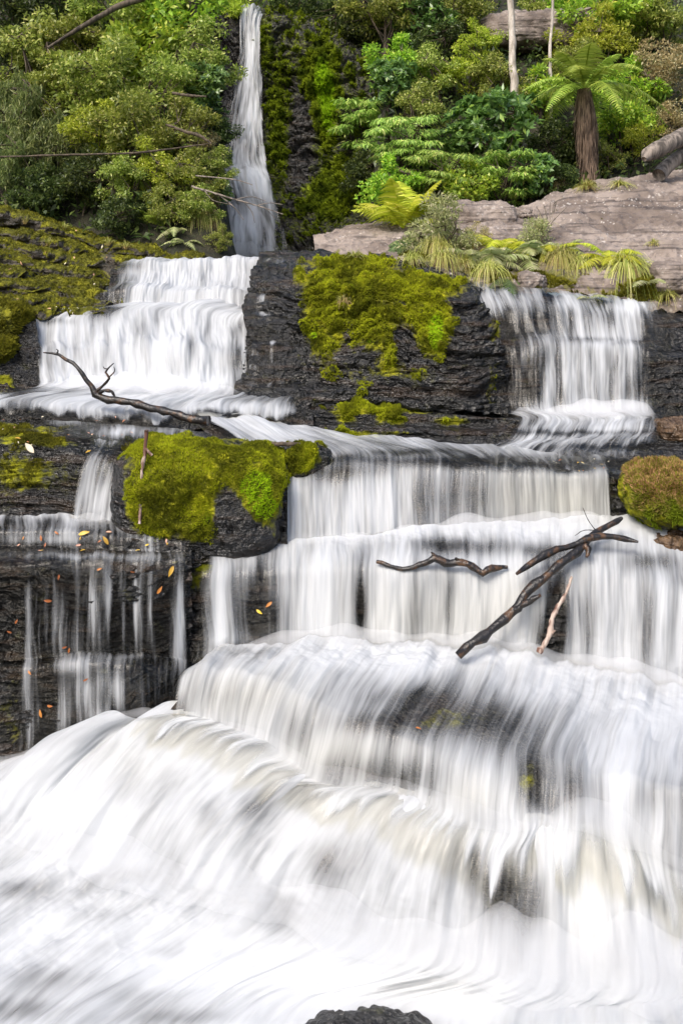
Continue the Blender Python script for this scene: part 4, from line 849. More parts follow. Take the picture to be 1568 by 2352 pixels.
LEFT = [
 ('ol',478,375,48,'tawny green bush on the edge of the bank where the tall fall begins to widen'),('gl',500,440,34,'little glossy shrub at water level beside the tall fall'),('pk',470,330,40,'dull tawny shrub on the bank edge half way up the tall fall'),('ol',496,545,34,'lowest bush on the nose of the bank beside the foot of the tall fall'),
 ('dk',150,10,120,'dark green shrub high on the slope in the upper corner, over a bare slanting limb'),('dk',30,60,110,'dark leafy shrub in the topmost corner of the slope beside the slanting limb'),
 ('o2',300,25,120,'olive tree at the top of the slope with sky glints through its crown'),('br',420,40,110,'bright green tree at the top of the slope beside a mossy trunk'),
 ('ol',90,140,125,'grey olive small leaved shrub under the dark corner shrubs'),('ol',200,120,110,'pale olive shrub with silvery leaf tips below the slanting limb'),
 ('br',330,115,105,'broad yellow green tree lit by the sun in the upper middle of the bank'),('o2',250,200,115,'olive tree with fine leaves in the middle of the bank'),
 ('ol',430,130,95,'olive shrub between the sunlit broad leaved tree and the falling water'),('ol',380,215,100,'brownish olive shrub crossed by thin bare twigs'),
 ('ye',310,175,60,'small yellow leaved sapling glowing among olive shrubs'),('ye',530,35,85,'yellow leaved branchy shrub hanging over the top of the tall fall'),
 ('br',500,125,80,'fresh green sapling leaning over the upper part of the tall fall'),('br',522,205,62,'vivid green leafy bough reaching across the middle of the tall fall'),
 ('gl',470,205,70,'glossy green shrub between vivid bough and olive shrub'),('fe',45,260,115,'grey green feathery drooping shrub, upper one beside the frame edge'),
 ('fe',110,330,95,'grey green feathery drooping shrub hanging above the dark hollow'),('fe',20,370,90,'grey feathery shrub trailing lowest over the dark hollow'),
 ('ye',235,300,85,'yellow green spreading shrub with layered sunlit sprays'),('o2',320,310,100,'olive tree with arching sprays beside the yellow green spreading shrub'),
 ('ol',420,300,90,'dull olive shrub in front of the tall fall with tawny tips'),('ol',165,220,95,'shaded olive shrub behind the yellow green spreading shrub'),
 ('dk',495,295,50,'dark shrub hugging the wet rock beside the tall fall'),('dk',500,380,45,'low dark shrub beside the lower part of the tall fall'),
 ('ye',355,395,70,'sunlit yellow green shrub low on the bank above the ferns'),('ol',420,400,75,'olive shrub at the end of the mossy bank next to the tall fall'),
 ('ol',300,420,75,'shaded olive shrub drooping over the dark hollow'),('ol',440,470,55,'tawny olive bush on the grassy nose of the bank'),
 ('dk',190,400,80,'shrub coloured dark for shade at the back of the hollow'),('dk',80,430,80,'shrub coloured dark for shade behind the mossy bank'),('o2',390,480,55,'low olive sapling rising over the bright fern'),
 ('dk',270,490,55,'low bush coloured dark for shade at the foot of the bank'),
]
RIGHT = [
 ('dk',680,15,70,'dark shrub at the top of the mossy cliff beside the tall fall'),('dk',760,40,75,'very dark tree crown on the cliff top'),
 ('ol',800,110,60,'round dusty olive shrub on the edge of the mossy cliff'),('dk',850,60,80,'dark green tree above the dusty olive shrub'),
 ('o2',880,15,95,'grey olive tree touching the upper frame behind dark crowns'),('gl',975,50,75,'blue green glossy shrub high on the slope'),
 ('br',900,140,70,'deep green leafy shrub in the middle of the slope'),('gl',890,190,65,'glossy shrub below the deep green leafy one'),
 ('ye',1095,95,50,'yellow feathery shrub standing out beside the stone outcrop'),('ye',1070,165,70,'yellow olive shrub under the feathery yellow one'),
 ('ol',1010,160,70,'pale olive shrub beside the yellow olive one'),('ol',1150,185,75,'pale olive shrub at the foot of the white trunk'),
 ('o2',1050,15,75,'olive tree at the upper edge above the stone outcrop'),('ol',1230,20,60,'dull olive bush growing on top of the stone outcrop'),
 ('br',1300,10,70,'green tree crown above the stone outcrop'),('br',1420,30,100,'bright green tree high on the slope over the tree fern'),
 ('ye',1380,95,80,'light yellow green tree just above the tree fern'),('o2',1520,50,90,'olive tree in the far upper corner of the slope'),
 ('pk',1530,165,85,'tawny pink tipped shrub in the upper corner'),('br',1440,200,80,'green leafy shrub behind the tree fern fronds'),
 ('la',850,285,90,'layered light green tree with drooping leaves next to the mossy cliff'),('la',930,320,85,'layered light green tree lower and nearer the glossy domed shrub'),
 ('ol',960,250,70,'mixed olive shrub behind the layered trees'),('gl',1165,290,115,'large domed shrub of glossy green rosettes in the middle of the slope'),
 ('gl',1075,345,80,'smaller glossy rosette shrub leaning against the large domed one'),('la',1150,400,85,'low light green shrub with hanging leaves under the large domed shrub'),
 ('la',1000,395,80,'low light green shrub between cliff foot and domed boulder'),('br',920,420,70,'green bush rising behind the bright yellow fern'),
 ('br',1060,430,70,'green bush right behind the domed sandstone boulder'),('gl',1215,400,65,'glossy low bush in the shade near the tree fern trunk'),
 ('dk',1290,330,70,'dark shrub in the shade behind the tree fern trunk'),('dk',1270,420,55,'dark low bush beside the foot of the tree fern'),
 ('br',1425,270,75,'sapling with yellow green leaves on the other side of the tree fern trunk'),('ol',1400,360,50,'small olive bush between tree fern trunk and grey log'),
 ('ye',1455,320,55,'yellow sapling in front of the grey log'),('pk',1530,280,60,'tawny bush with orange tips over the grey log'),
 ('ol',1340,390,36,'small bush at the root of the tree fern'),('pk',1275,432,34,'low straggly pale shrub on the crest of the sandstone slab'),
 ('dk',850,390,60,'dark bush in the gap beside the mossy cliff foot'),('dk',1010,90,60,'dark tree between the blue green shrub and the yellow feathery shrub'),
 ('br',1240,210,65,'green leafy shrub between the white trunk and the tree fern crown'),('o2',1310,150,60,'olive bush under the overhang of the stone outcrop'),
]
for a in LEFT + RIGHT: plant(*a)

# undergrowth that covers the slope between them
rng = np.random.RandomState(5)
m_ = 90000
x_ = rng.uniform(-11, 14, m_); y_ = rng.uniform(13.2, 34, m_)
z_ = hill(x_, y_) + rng.rand(m_) ** 2 * 0.7 + 0.25 * fbm(np.stack([x_, y_, x_ * 0], -1) * 1.1, 3)
e_ = 0.1; sl_ = np.hypot(hill(x_ + e_, y_) - hill(x_, y_), hill(x_, y_ + e_) - hill(x_, y_)) / e_
ok = (sl_ < 6) & ~((x_ > -2.4) & (x_ < 0.7) & (y_ < 22.6)) & (z_ > 0.4)
ok &= (fbm(np.stack([x_, y_, z_], -1) * 0.8 + 4, 3) > -0.25)
P_ = np.stack([x_, y_, z_], -1)[ok]; m_ = len(P_)
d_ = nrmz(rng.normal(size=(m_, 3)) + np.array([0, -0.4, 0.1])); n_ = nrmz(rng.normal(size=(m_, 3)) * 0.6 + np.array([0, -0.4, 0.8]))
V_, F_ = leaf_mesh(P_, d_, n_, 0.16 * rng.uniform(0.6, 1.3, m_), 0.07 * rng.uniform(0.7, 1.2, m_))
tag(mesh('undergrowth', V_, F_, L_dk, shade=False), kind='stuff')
# ================================================================ ferns, tussocks, tree fern
def frond(base, az, length, rise, droop, npin, wid, rng, pin_w=0.46, curl=0.0):
    """one fern frond: arching rib and two ranks of tapering, toothed pinnae -> V, F lists"""
    t = np.linspace(0, 1, 14)
    h = np.array([math.cos(az), math.sin(az), 0.0]); s = np.array([-math.sin(az), math.cos(az), 0.0])
    out = length * (t * math.cos(rise)); up = length * (t * math.sin(rise) - droop * t ** 2)
    C = base + h * out[:, None] + np.array([0, 0, 1.0]) * up[:, None] + s * (curl * t ** 2)[:, None]
    V, Fq = [], []
    rad = 0.010 * length * (1.1 - t) + 0.002
    sd = s * rad[:, None]
    V.append(np.concatenate([C - sd, C + sd])); k = np.arange(13)
    Fq.append(np.stack([k, k + 1, k + 15, k + 14], 1)); off = 28
    tp = np.linspace(0.12, 0.985, npin); Cp = np.stack([np.interp(tp, t, C[:, i]) for i in range(3)], 1)
    T = nrmz(np.gradient(Cp, axis=0)); U = nrmz(np.cross(T, s))
    U = np.where(U[:, 2:3] < 0, -U, U)
    pl = wid * np.clip(np.minimum((tp - 0.02) / 0.28, 1), 0, 1) * np.clip((1.02 - tp) / 0.62, 0, 1) ** 0.75
    for sg in (-1, 1):
        d = nrmz(s * sg + T * 0.35 - U * 0.25 + rng.normal(size=T.shape) * 0.06)
        Lp = pl * rng.uniform(0.88, 1.1, npin)
        gap = length / npin * pin_w * 1.5
        w = T * gap
        a = Cp - w * 0.55; b = Cp + w * 0.55
        m = Cp + d * Lp[:, None] * 0.55 - np.array([0, 0, 0.03]) * Lp[:, None]
        tip = Cp + d * Lp[:, None] - np.array([0, 0, 0.22]) * Lp[:, None]
        X = np.stack([a, m - w * 0.42, tip, m + w * 0.42, b], 1)
        n = len(X); V.append(X.reshape(-1, 3)); i = off + np.arange(n)[:, None] * 5
        Fq.append(np.concatenate([i + np.array([[0, 1, 3, 4]])])); 
        FT.append((i + np.array([[1, 2, 3]]), len(V)))
        off += n * 5
    return np.concatenate(V), np.concatenate(Fq), off
FT = []
def frond_mesh(name, mat, parent, *a, **k):
    FT.clear(); V, Fq, off = frond(*a, **k)
    return mesh(name, V, [Fq, np.concatenate([f[0] for f in FT])], mat, parent=parent, shade=False)
L_fern_y = m_leaf('yellow_green_fern', (0.36, 0.42, 0.03), (0.60, 0.64, 0.05), (0.72, 0.68, 0.14), gloss=0.3, trans=0.45)
L_fern_p = m_leaf('pale_fern', (0.24, 0.30, 0.09), (0.46, 0.48, 0.22), (0.68, 0.60, 0.42), gloss=0.4)
L_fern_d = m_leaf('deep_green_fern', (0.047, 0.088, 0.024), (0.108, 0.176, 0.047), (0.203, 0.270, 0.095), gloss=0.4)
L_fern_t = m_leaf('tree_fern_green', (0.20, 0.30, 0.04), (0.36, 0.48, 0.07), (0.52, 0.60, 0.12), gloss=0.3)
L_grass = m_leaf('tussock_grass', (0.22, 0.26, 0.05), (0.46, 0.46, 0.11), (0.70, 0.60, 0.30), gloss=0.3, trans=0.3, young=0.55)
L_dry = m_leaf('dry_grass', (0.297, 0.216, 0.081), (0.486, 0.378, 0.162), (0.675, 0.513, 0.270), gloss=0.2)

def ground_at(u, v):
    p, n = hit(u, v); return np.array(p)
def fern(u, v, r, n, mat, label, group=None, rise=(0.5, 1.2), droop=0.55, seed=0, az=None, base=None, npin=26, cat='fern', width=0.24):
    rng = np.random.RandomState(seed + int(u))
    b = ground_at(u, v) if base is None else np.array(base)
    ln = r / F * b[1]
    o = empty('fern', b.tolist()); tag(o, label, cat, group)
    for k in range(n):
        a = (k / n * 6.28 + rng.uniform(-0.4, 0.4)) if az is None else rng.uniform(*az)
        l = ln * rng.uniform(0.75, 1.15)
        frond_mesh('frond', mat, o, np.zeros(3), a, l, rng.uniform(*rise), droop * rng.uniform(0.7, 1.3), npin, l * width, rng, curl=rng.uniform(-.15, .15) * l)
    return o
def blades(p0, n, ln, rng, spread, droop, wd, lean=(0, 0)):
    az = rng.rand(n) * 6.28; h = np.stack([np.cos(az) + lean[0], np.sin(az) + lean[1], 0 * az], 1)
    L = ln * rng.uniform(0.55, 1.1, n)[:, None]; out = rng.uniform(0.15, 1.0, n)[:, None] * spread
    b = p0 + h * rng.rand(n)[:, None] * ln * 0.12
    sd = np.cross(h, np.array([0, 0, 1.0])) + rng.normal(size=(n, 3)) * 0.3; sd = nrmz(sd) * wd
    V = []
    for t in (0, 0.3, 0.6, 0.85, 1.0):
        c = b + h * (L * out * t) + np.array([0, 0, 1.0]) * (L * (0.95 * t * (1 - 0.45 * out) - droop * (0.4 + out) * t ** 2.2))
        w_ = (1 - t * 0.92)
        V += [c - sd * w_, c + sd * w_]
    X = np.stack(V, 1)
    q = np.arange(n)[:, None] * 10
    Fq = np.concatenate([q + np.array([[2*k, 2*k+1, 2*k+3, 2*k+2]]) for k in range(4)])
    return X.reshape(-1, 3), Fq
def tussock(u, v, r, n, label, mat=None, group=None, spread=0.7, droop=0.9, seed=0, dry=0.25, base=None, name='grass_tussock', wd=0.006, lean=(0, -0.35)):
    rng = np.random.RandomState(seed + int(u) + 3)
    b = ground_at(u, v) if base is None else np.array(base)
    ln = r / F * b[1]
    o = empty(name, b.tolist()); tag(o, label, 'grass tussock', group)
    V, Fq = blades(np.zeros(3), n, ln, rng, spread, droop, wd, lean); mesh('green_blades', V, Fq, mat or L_grass, parent=o, shade=False)
    if dry:
        V, Fq = blades(np.array([0, -0.02, -0.03]), int(n * dry), ln * 0.95, rng, spread * 0.8, droop * 1.5, wd, lean); mesh('dry_blades', V, Fq, L_dry, parent=o, shade=False)
    return o

# on the sandstone slab
fern(925,525,170,16,L_fern_y,'bright yellow green fern with upright fronds behind the pale bush on the slab',rise=(0.55,1.3),droop=0.4,seed=1,width=0.3)
fern(950,565,114,8,L_fern_d,'mid green fern with hanging fronds under the yellow green fern',rise=(0.1,0.8),droop=0.9,seed=2,az=(-3.1,-0.2),width=0.3)
fern(1120,610,130,15,L_fern_p,'pale silvery fern spreading over the edge of the slab, nearer the mossy wall',rise=(0.4,1.1),droop=0.75,seed=3,width=0.3)
fern(1200,600,125,15,L_fern_p,'pale fern with bronze tips in the middle of the slab edge',rise=(0.4,1.1),droop=0.75,seed=4,width=0.3)
fern(1250,590,108,13,L_fern_y,'yellowish fern growing beside the long tussock at the slab edge',rise=(0.3,0.9),droop=0.6,seed=5,width=0.3)
fern(1400,600,118,15,L_fern_y,'yellow green fern above the fountain shaped tussock',rise=(0.4,1.0),droop=0.55,seed=6,width=0.3)
fern(1160,640,81,5,L_fern_d,'small dark fern in the shade under the pale ferns',rise=(0.0,0.6),droop=0.7,seed=7,width=0.3)
fern(1350,685,60,5,L_fern_p,'little pale fern near the white water at the slab foot',rise=(0.2,0.6),droop=0.6,seed=8,width=0.3)
fern(1490,655,81,6,L_fern_p,'straggling pale fern below the angular sandstone block',rise=(0.3,0.8),droop=0.6,seed=9,width=0.3)
tussock(1000,575,128,300,'long hanging tussock beneath the pale bush on the slab',droop=1.5,spread=0.5)
tussock(945,600,81,140,'short tussock under the mid green fern',droop=1.2,spread=0.6)
tussock(1285,600,128,340,'long straw tipped tussock hanging towards the side cascade',droop=1.35,spread=0.6,dry=0.5)
tussock(1435,615,141,440,'fountain shaped tussock on the slab foot by the side cascade',droop=1.2,spread=0.9,dry=0.45)
tussock(1075,570,94,180,'thin yellow tussock behind the pale silvery fern',droop=0.7,spread=0.5,dry=0.8)
tussock(1060,610,81,160,'small tussock with dry blades at the corner of the mossy wall',droop=1.0,spread=0.6,dry=0.8)
tussock(1240,530,67,120,'wispy dry tuft beside the bare twiggy shrub on the slab',droop=0.6,spread=0.6,dry=1.0)
tussock(1345,432,48,180,'low yellow grass tuft on the crest of the slab beside the tree fern',droop=0.6,spread=1.2,dry=0.4)
tussock(1420,425,40,160,'low green grass tuft on the crest of the slab near the grey log',droop=0.6,spread=1.4,dry=0.3)
tussock(1500,560,35,80,'tiny grass tuft in a crack of the slab',droop=0.7,spread=1.0)
tussock(790,690,45,100,'rusty grass tuft growing in the moss of the middle wall',droop=0.9,spread=0.6,dry=1.5)
tussock(815,590,40,100,'small green grass tuft at the thin end of the slab',droop=0.6,spread=0.9,dry=0.2)
tussock(1530,680,59,140,'leafy green tuft at the end of the side cascade',droop=0.9,spread=0.9,dry=0.3)
fern(1080,600,110,12,L_fern_p,'pale fern tucked between the pale bush and the silvery fern',rise=(0.5,1.1),droop=0.7,seed=41,width=0.3)
fern(1155,575,110,12,L_fern_y,'lime green fern rising behind the pale silvery fern',rise=(0.5,1.2),droop=0.6,seed=42,width=0.3)
fern(1290,580,95,12,L_fern_p,'pale fern at the far end of the fern row on the slab edge',rise=(0.4,1.1),droop=0.7,seed=43,width=0.3)
fern(975,560,100,10,L_fern_p,'pale fern arching out of the foot of the pale bush',rise=(0.5,1.2),droop=0.6,seed=44,width=0.3)
tussock(1120,625,110,240,'long green tussock hanging under the pale silvery fern',droop=1.4,spread=0.6)
tussock(1330,610,90,200,'drooping tussock between the straw tipped tussock and the fountain shaped one',droop=1.3,spread=0.7,dry=0.4)
tussock(1015,600,110,260,'dense hanging tussock right at the corner above the mossy wall',droop=1.5,spread=0.5,dry=0.4)
tussock(472,430,70,220,'hanging golden grass at the bank edge, beside the middle of the tall fall',droop=1.3,spread=0.7,dry=0.8,wd=0.01)
tussock(482,500,70,220,'hanging golden grass at the bank edge, beside the base of the tall fall',droop=1.4,spread=0.7,dry=0.8,wd=0.01)
# pale bush on the slab
PROTO['pb'] = ('shrub', 'i', 29, L_fern_p, M_bark, 40, 110, 0.13, 0.035, 0.26, 'ball')
b_ = ground_at(1010, 570); o_ = plant('pb', 1005, 535, 95, 'pale grey green bush beside the bright yellow fern on the slab', Y=b_[1]); 
b_ = ground_at(1175, 575); plant('pb', 1215, 560, 62, 'low pale bush with rusty leaves among the ferns at the slab edge', Y=b_[1] + 0.25)
b_ = ground_at(1100, 560); plant('pk', 1100, 545, 36, 'small tawny bush with orange leaves in front of the domed boulder', Y=b_[1])

# along the left-hand bank
fern(370,520,95,10,L_fern_t,'sunlit upright fern with ladder like fronds at the foot of the bank',rise=(0.6,1.3),droop=0.35,seed=21)
fern(405,535,75,8,L_fern_p,'grey green drooping fern beside the sunlit upright fern',rise=(0.3,0.9),droop=0.7,seed=22)
fern(425,560,60,7,L_fern_p,'low pale fern at the end of the mossy bank beside the tall fall',rise=(0.2,0.8),droop=0.7,seed=23)
fern(130,440,95,8,L_fern_d,'dark fern with hanging fronds deep in the hollow',rise=(0.2,0.9),droop=0.7,seed=24)
fern(215,430,90,8,L_fern_d,'dark fern with arching fronds in the middle of the hollow',rise=(0.4,1.1),droop=0.6,seed=25)
fern(275,380,110,10,L_fern_t,'large green fern arching over the middle of the hollow',rise=(0.5,1.2),droop=0.5,seed=26)
fern(330,545,55,6,L_fern_d,'small shaded fern on the back edge of the mossy bank',rise=(0.3,0.9),droop=0.6,seed=27)
fern(405,350,75,6,L_fern_y,'yellow fern fronds catching the sun half way up the bank',rise=(0.2,0.8),droop=0.5,seed=28)
tussock(445,440,80,400,'hanging golden grass on the nose of the bank, upper tuft',droop=1.3,spread=0.6,dry=0.8,wd=0.01)
tussock(455,500,75,360,'hanging golden grass on the nose of the bank, lower tuft',droop=1.5,spread=0.5,dry=0.9,wd=0.01)
for k_, (u_, v_, l_) in enumerate(((60,510,'thin grass tuft on the upper mossy ledge near the frame edge'),(150,525,'thin grass tuft on the upper mossy ledge in the hollow'),(250,560,'thin grass tuft on the mossy ledge before the dark hollow'),(290,568,'second thin grass tuft on the mossy ledge, nearer the fern'),(110,560,'grass tuft half way down the mossy bank'))):
    tussock(u_, v_, 34, 40, l_, droop=0.6, spread=0.6, dry=0.4, seed=k_)

# tree fern
def tree_fern(u, v_base, v_crown, Y):
    b = at(u + 18, v_base, Y); c = at(u, v_crown, Y); h = c[2] - b[2]
    o = empty('tree_fern', b.tolist()); tag(o, 'tree fern with shaggy brown trunk and arching light green fronds behind the slab', 'tree fern')
    top = c - b
    n = 30; t = np.linspace(0, 1, n)
    tr = np.stack([np.interp(t, [0, 1], [0, top[0]]), 0 * t, -0.6 + t * (h + 0.6)], 1)
    rad = np.interp(t, [0, 0.25, 0.75, 1], [0.13, 0.135, 0.20, 0.13])
    V, Fc = tube([(tr, rad)], 16)
    tk = mesh('trunk', V, Fc, M_shag, parent=o)
    rng = np.random.RandomState(4); m = 900
    tt = rng.rand(m); a = rng.rand(m) * 6.28; r_ = np.interp(tt, t, rad)
    p = np.stack([np.interp(tt, t, tr[:, 0]) + np.cos(a) * r_, np.sin(a) * r_, np.interp(tt, t, tr[:, 2])], 1)
    o_ = np.stack([np.cos(a), np.sin(a), 0 * a], 1)
    d = nrmz(np.array([0, 0, -1.0]) + o_ * rng.uniform(0.02, 0.22, (m, 1)) + rng.normal(size=(m, 3)) * 0.05)
    V, Fq = leaf_mesh(p, d, o_, rng.uniform(0.25, 0.6, m), np.full(m, 0.022))
    mesh('shaggy_skirt', V, Fq, M_shag, parent=o, shade=False)
    n = 19
    for k in range(n):
        az = k / n * 6.28 + rng.uniform(-0.15, 0.15); up = k % 3
        l = rng.uniform(1.5, 2.1) * Y / 18
        frond_mesh('frond', L_fern_t, o, top, az, l, (0.35, 0.62, 1.0)[up] + rng.uniform(-.1, .1), (0.75, 0.62, 0.5)[up], 34, l * 0.2, rng, curl=rng.uniform(-.1, .1))
M_shag = m_bark('shaggy_fern_trunk', (0.05, 0.032, 0.022), (0.24, 0.165, 0.115), 9.0)
tree_fern(1340, 405, 205, 17.0)

# ================================================================ trunks, log, dead wood
M_wetwood = (lambda n: (lambda pos: n.done(n('BsdfPrincipled', ins={'Base Color': n.mix(n.ss(n.noise(pos, 14, 4), 0.5, 0.66), (0.012, 0.010, 0.009), (0.085, 0.045, 0.022)), 'Roughness': 0.3,
    'Normal': n('Bump', ins={'Strength': 0.6, 'Distance': 0.02, 'Height': n.noise(pos, 30, 4)})})))(n('TexCoord', out=3)))(NT('wet_dark_wood'))
M_redwood = m_bark('peeling_red_bark', (0.10, 0.04, 0.025), (0.45, 0.36, 0.30), 8.0)
def stick(name, label, cat, paths, mat, sides=9, rough=0.12, group=None, n=26, seed=0, jit=0.12, dy=0.0):
    """paths: lists of (u, v, Y, radius in frame units); the first is the main stem, the others its side twigs"""
    o0 = None
    for k, pth in enumerate(paths):
        pth = [(p[0], p[1], p[2] + dy, p[3]) for p in pth]; a = np.array([list(at(p[0], p[1], p[2])) + [p[3] * (0.86 if mat is M_wetwood else 1) / F * p[2]] for p in pth]); nn = n if k == 0 else 12
        q = spline(a, nn); rng = np.random.RandomState(seed + k)
        rad = q[:, 3] * (1 + rough * rng.normal(size=nn)); pts = q[:, :3] + rng.normal(size=(nn, 3)) * q[:, 3:4] * jit
        V, Fc = tube([(pts, np.maximum(rad, 0.0015))], sides)
        org = a[0, :3]
        if k == 0:
            o0 = mesh(name, V - org, Fc, mat); o0.location = org.tolist(); o0_org = org; tag(o0, label, cat, group)
        else: mesh('twig', V - o0_org, Fc, mat, parent=o0)
    return o0
stick('dead_branch', 'black dead branch with a curling twiggy end lying across the foot of the big cascade', 'branch', [
    [(480,966,8.15,12),(440,962,8.2,12),(400,950,8.25,11),(350,938,8.35,10),(300,925,8.45,11),(250,918,8.5,10),(222,908,8.55,11),(212,890,8.55,8),(195,868,8.55,6),(180,845,8.55,5.5),(165,832,8.6,4.5),(145,822,8.6,4),(131,812,8.6,3.5),(100,810,8.6,1.5)],
    [(131,812,8.6,3),(134,806,8.6,2),(130,802,8.6,1)],
    [(215,902,8.55,5),(232,890,8.55,4),(245,878,8.5,4),(252,865,8.5,3.5),(243,857,8.5,3),(250,845,8.5,2.5),(262,834,8.5,1.2)],
    [(250,848,8.5,2),(240,846,8.5,1.5),(238,842,8.5,1)], [(252,866,8.5,2),(264,850,8.5,1.5),(262,842,8.5,1)],
    [(226,905,8.55,6),(240,897,8.5,5),(258,900,8.5,4),(264,912,8.5,2.5),(266,920,8.5,1.5)], [(190,862,8.55,2.5),(186,856,8.55,1.8),(188,852,8.55,1)]], M_wetwood, seed=1, dy=-0.12)
stick('dead_branch', 'thick dark forked branch slanting down over the middle fall', 'branch', [
    [(1052,1504,6.35,12),(1100,1468,6.4,14),(1150,1428,6.5,13),(1185,1395,6.55,14),(1210,1360,6.6,12),(1250,1325,6.65,11),(1290,1290,6.72,12),(1330,1262,6.8,11),(1346,1240,6.9,10),(1380,1215,7.0,8),(1410,1200,7.05,9),(1426,1190,7.1,5)],
    [(1180,1402,6.53,10),(1200,1390,6.5,9),(1225,1375,6.48,8),(1241,1366,6.47,4)],
    [(1185,1318,6.62,4),(1215,1298,6.68,9),(1240,1278,6.72,11),(1280,1262,6.78,10),(1320,1252,6.82,9),(1355,1236,6.86,10),(1385,1231,6.88,9),(1430,1237,6.86,8),(1455,1242,6.85,8),(1464,1245,6.85,3)],
    [(1342,1250,6.85,9),(1350,1262,6.8,8),(1346,1280,6.76,4)],
    [(1368,1220,7.0,1.2),(1350,1195,6.95,1),(1338,1167,6.9,0.8)], [(1366,1218,7.0,1.2),(1340,1218,6.95,1),(1320,1230,6.9,0.8)]], M_wetwood, seed=2, dy=-0.17)
stick('dead_branch', 'knobbly brown branch lying along the lip of the middle fall', 'branch', [
    [(865,1290,6.72,4),(885,1296,6.68,6),(925,1306,6.66,6),(965,1297,6.65,8),(1000,1283,6.65,10),(1030,1294,6.64,10),(1060,1293,6.63,11),(1085,1302,6.62,10),(1105,1314,6.6,11),(1130,1305,6.62,9),(1165,1303,6.66,5)],
    [(1000,1285,6.65,6),(996,1275,6.65,5),(990,1268,6.65,2)], [(1048,1293,6.64,7),(1048,1282,6.62,5)]], M_wetwood, seed=3, dy=-0.05)
stick('dead_branch', 'thin pale peeling stick hanging down before the dark gap in the middle fall', 'branch', [
    [(1312,1325,6.62,3),(1300,1360,6.58,4),(1280,1395,6.52,5),(1265,1430,6.48,6),(1262,1455,6.45,6),(1248,1482,6.42,6),(1236,1500,6.4,6)], [(1262,1458,6.45,4),(1274,1448,6.43,2)]], M_redwood, seed=4, rough=0.2, dy=-0.2)
stick('thin_stick', 'thin upright reddish stick leaning on the large mossy boulder', 'stick', [
    [(321,1203,6.72,3.4),(324,1140,6.76,3.2),(327,1080,6.8,3.4),(333,1040,6.84,4.5),(337,988,6.86,4.5)], [(334,1030,6.84,3.5),(350,1046,6.82,2.5)]], M_redwood, seed=5)
stick('thin_stick', 'short brown stick lying flat behind the two mossy boulders', 'stick', [[(585,1024,7.55,3),(620,1021,7.55,5),(660,1020,7.55,5),(690,1020,7.55,4)]], M_bark, seed=6)
stick('fallen_log', 'broken grey weathered log poking out over the crest of the slab', 'log', [
    [(1478,366,14.2,6),(1484,358,14.25,16),(1510,343,14.4,19),(1550,322,14.7,20),(1600,300,15.2,22),(1700,270,16,24)], [(1512,402,14.6,16),(1540,375,14.8,17),(1580,348,15,17),(1640,322,15.4,18)]], M_dead, sides=18, seed=7, rough=0.03, jit=0.03)
stick('bare_tree', 'slender white barked trunk standing in front of the stone outcrop', 'tree', [[(1184,350,18.8,9.5),(1180,200,19.0,9),(1177,140,19.2,8.5),(1174,70,19.4,8),(1170,0,19.6,7.5),(1166,-90,19.8,7),(1160,-200,20,6)]], M_pale, seed=8, rough=0.04)
stick('bare_tree', 'thin grey trunk under the overhang of the stone outcrop, close to the white one', 'tree', [[(1263,350,19.2,4.3),(1265,215,19.4,4),(1262,120,19.7,3.6),(1266,60,20,3.2),(1270,-40,20,3)]], M_pale, seed=9, rough=0.05)
stick('bare_tree', 'thick mossy trunk at the top edge above the falling water', 'tree', [[(452,330,16.2,15),(448,110,16.6,14),(446,40,16.8,13),(442,-40,17,13),(440,-160,17.2,12)]], M_bank, seed=10, rough=0.05, sides=12)
stick('bare_tree', 'slanting dark limb across the upper corner of the bank', 'tree', [[(110,110,15.3,3),(200,55,15.6,6),(260,22,15.9,7),(330,-5,16.2,8),(450,-60,16.6,8)]], M_bark, seed=11, rough=0.05)
for k_, (p_, l_) in enumerate((([(0,600-240,13.2,2),(150,356,13.2,2.4),(300,352,13.3,2.6),(420,338,13.4,2),(480,330,13.4,1)],'long thin bare branch stretched level across the bank foliage'),
        ([(395,214,13.7,3.5),(430,219,13.7,3.5),(474,222,13.7,2)],'short dead brown branch poking out beside the vivid green bough'),
        ([(380,285,13.4,3),(420,300,13.4,4),(465,315,13.4,4),(485,330,13.4,2)],'crooked bare brown branch pointing at the middle of the tall fall'))):
    stick('dead_branch', l_, 'branch', [p_], M_bark, seed=20 + k_, sides=6)
stick('dead_branch', 'leafless twiggy branch hanging across the base of the tall fall', 'branch', [
    [(440,428,13.2,3),(480,440,13.1,2.5),(530,455,13.0,2),(590,472,12.9,1.5),(650,492,12.8,1)],
    [(450,404,13.2,2),(500,408,13.1,1.6),(550,415,13.0,1.2),(580,425,13,0.8)], [(500,446,13.1,1.4),(540,478,13,1),(560,505,13,.7)], [(540,458,13,1.3),(575,452,13,1),(610,462,12.9,.7)],
    [(560,463,13,1.3),(580,490,13,1),(585,512,13,.6)], [(590,472,12.9,1.2),(620,466,12.9,.9),(650,470,12.9,.6)], [(470,438,13.1,1.3),(490,460,13,1),(530,470,13,.7)], [(610,478,12.9,1),(630,500,12.9,.7)]], M_dead, sides=5, seed=30)
stick('bare_shrub', 'leafless twiggy shrub standing on the middle of the sandstone slab', 'shrub', [
    [(1243,548,12.0,3),(1255,525,12.0,2.5),(1275,500,12.0,2),(1300,475,12.0,1.2)]] + [[(1250+i*4,532-i*8,12.0,1.6),(1235+i*9,505-i*9,12.0,1.2),(1215+i*16,480-i*5,12.0,.7)] for i in range(6)], M_dead, sides=5, seed=31)
# stone outcrop high on the slope
boulder('stone_outcrop', 1245, 92, 22.7, 150, 44, 1.3, 'long grey layered stone outcrop showing between trees high on the slope', seed=14, boxy=4.5, mat=M_dry, cat='rock outcrop', amp=0.12)

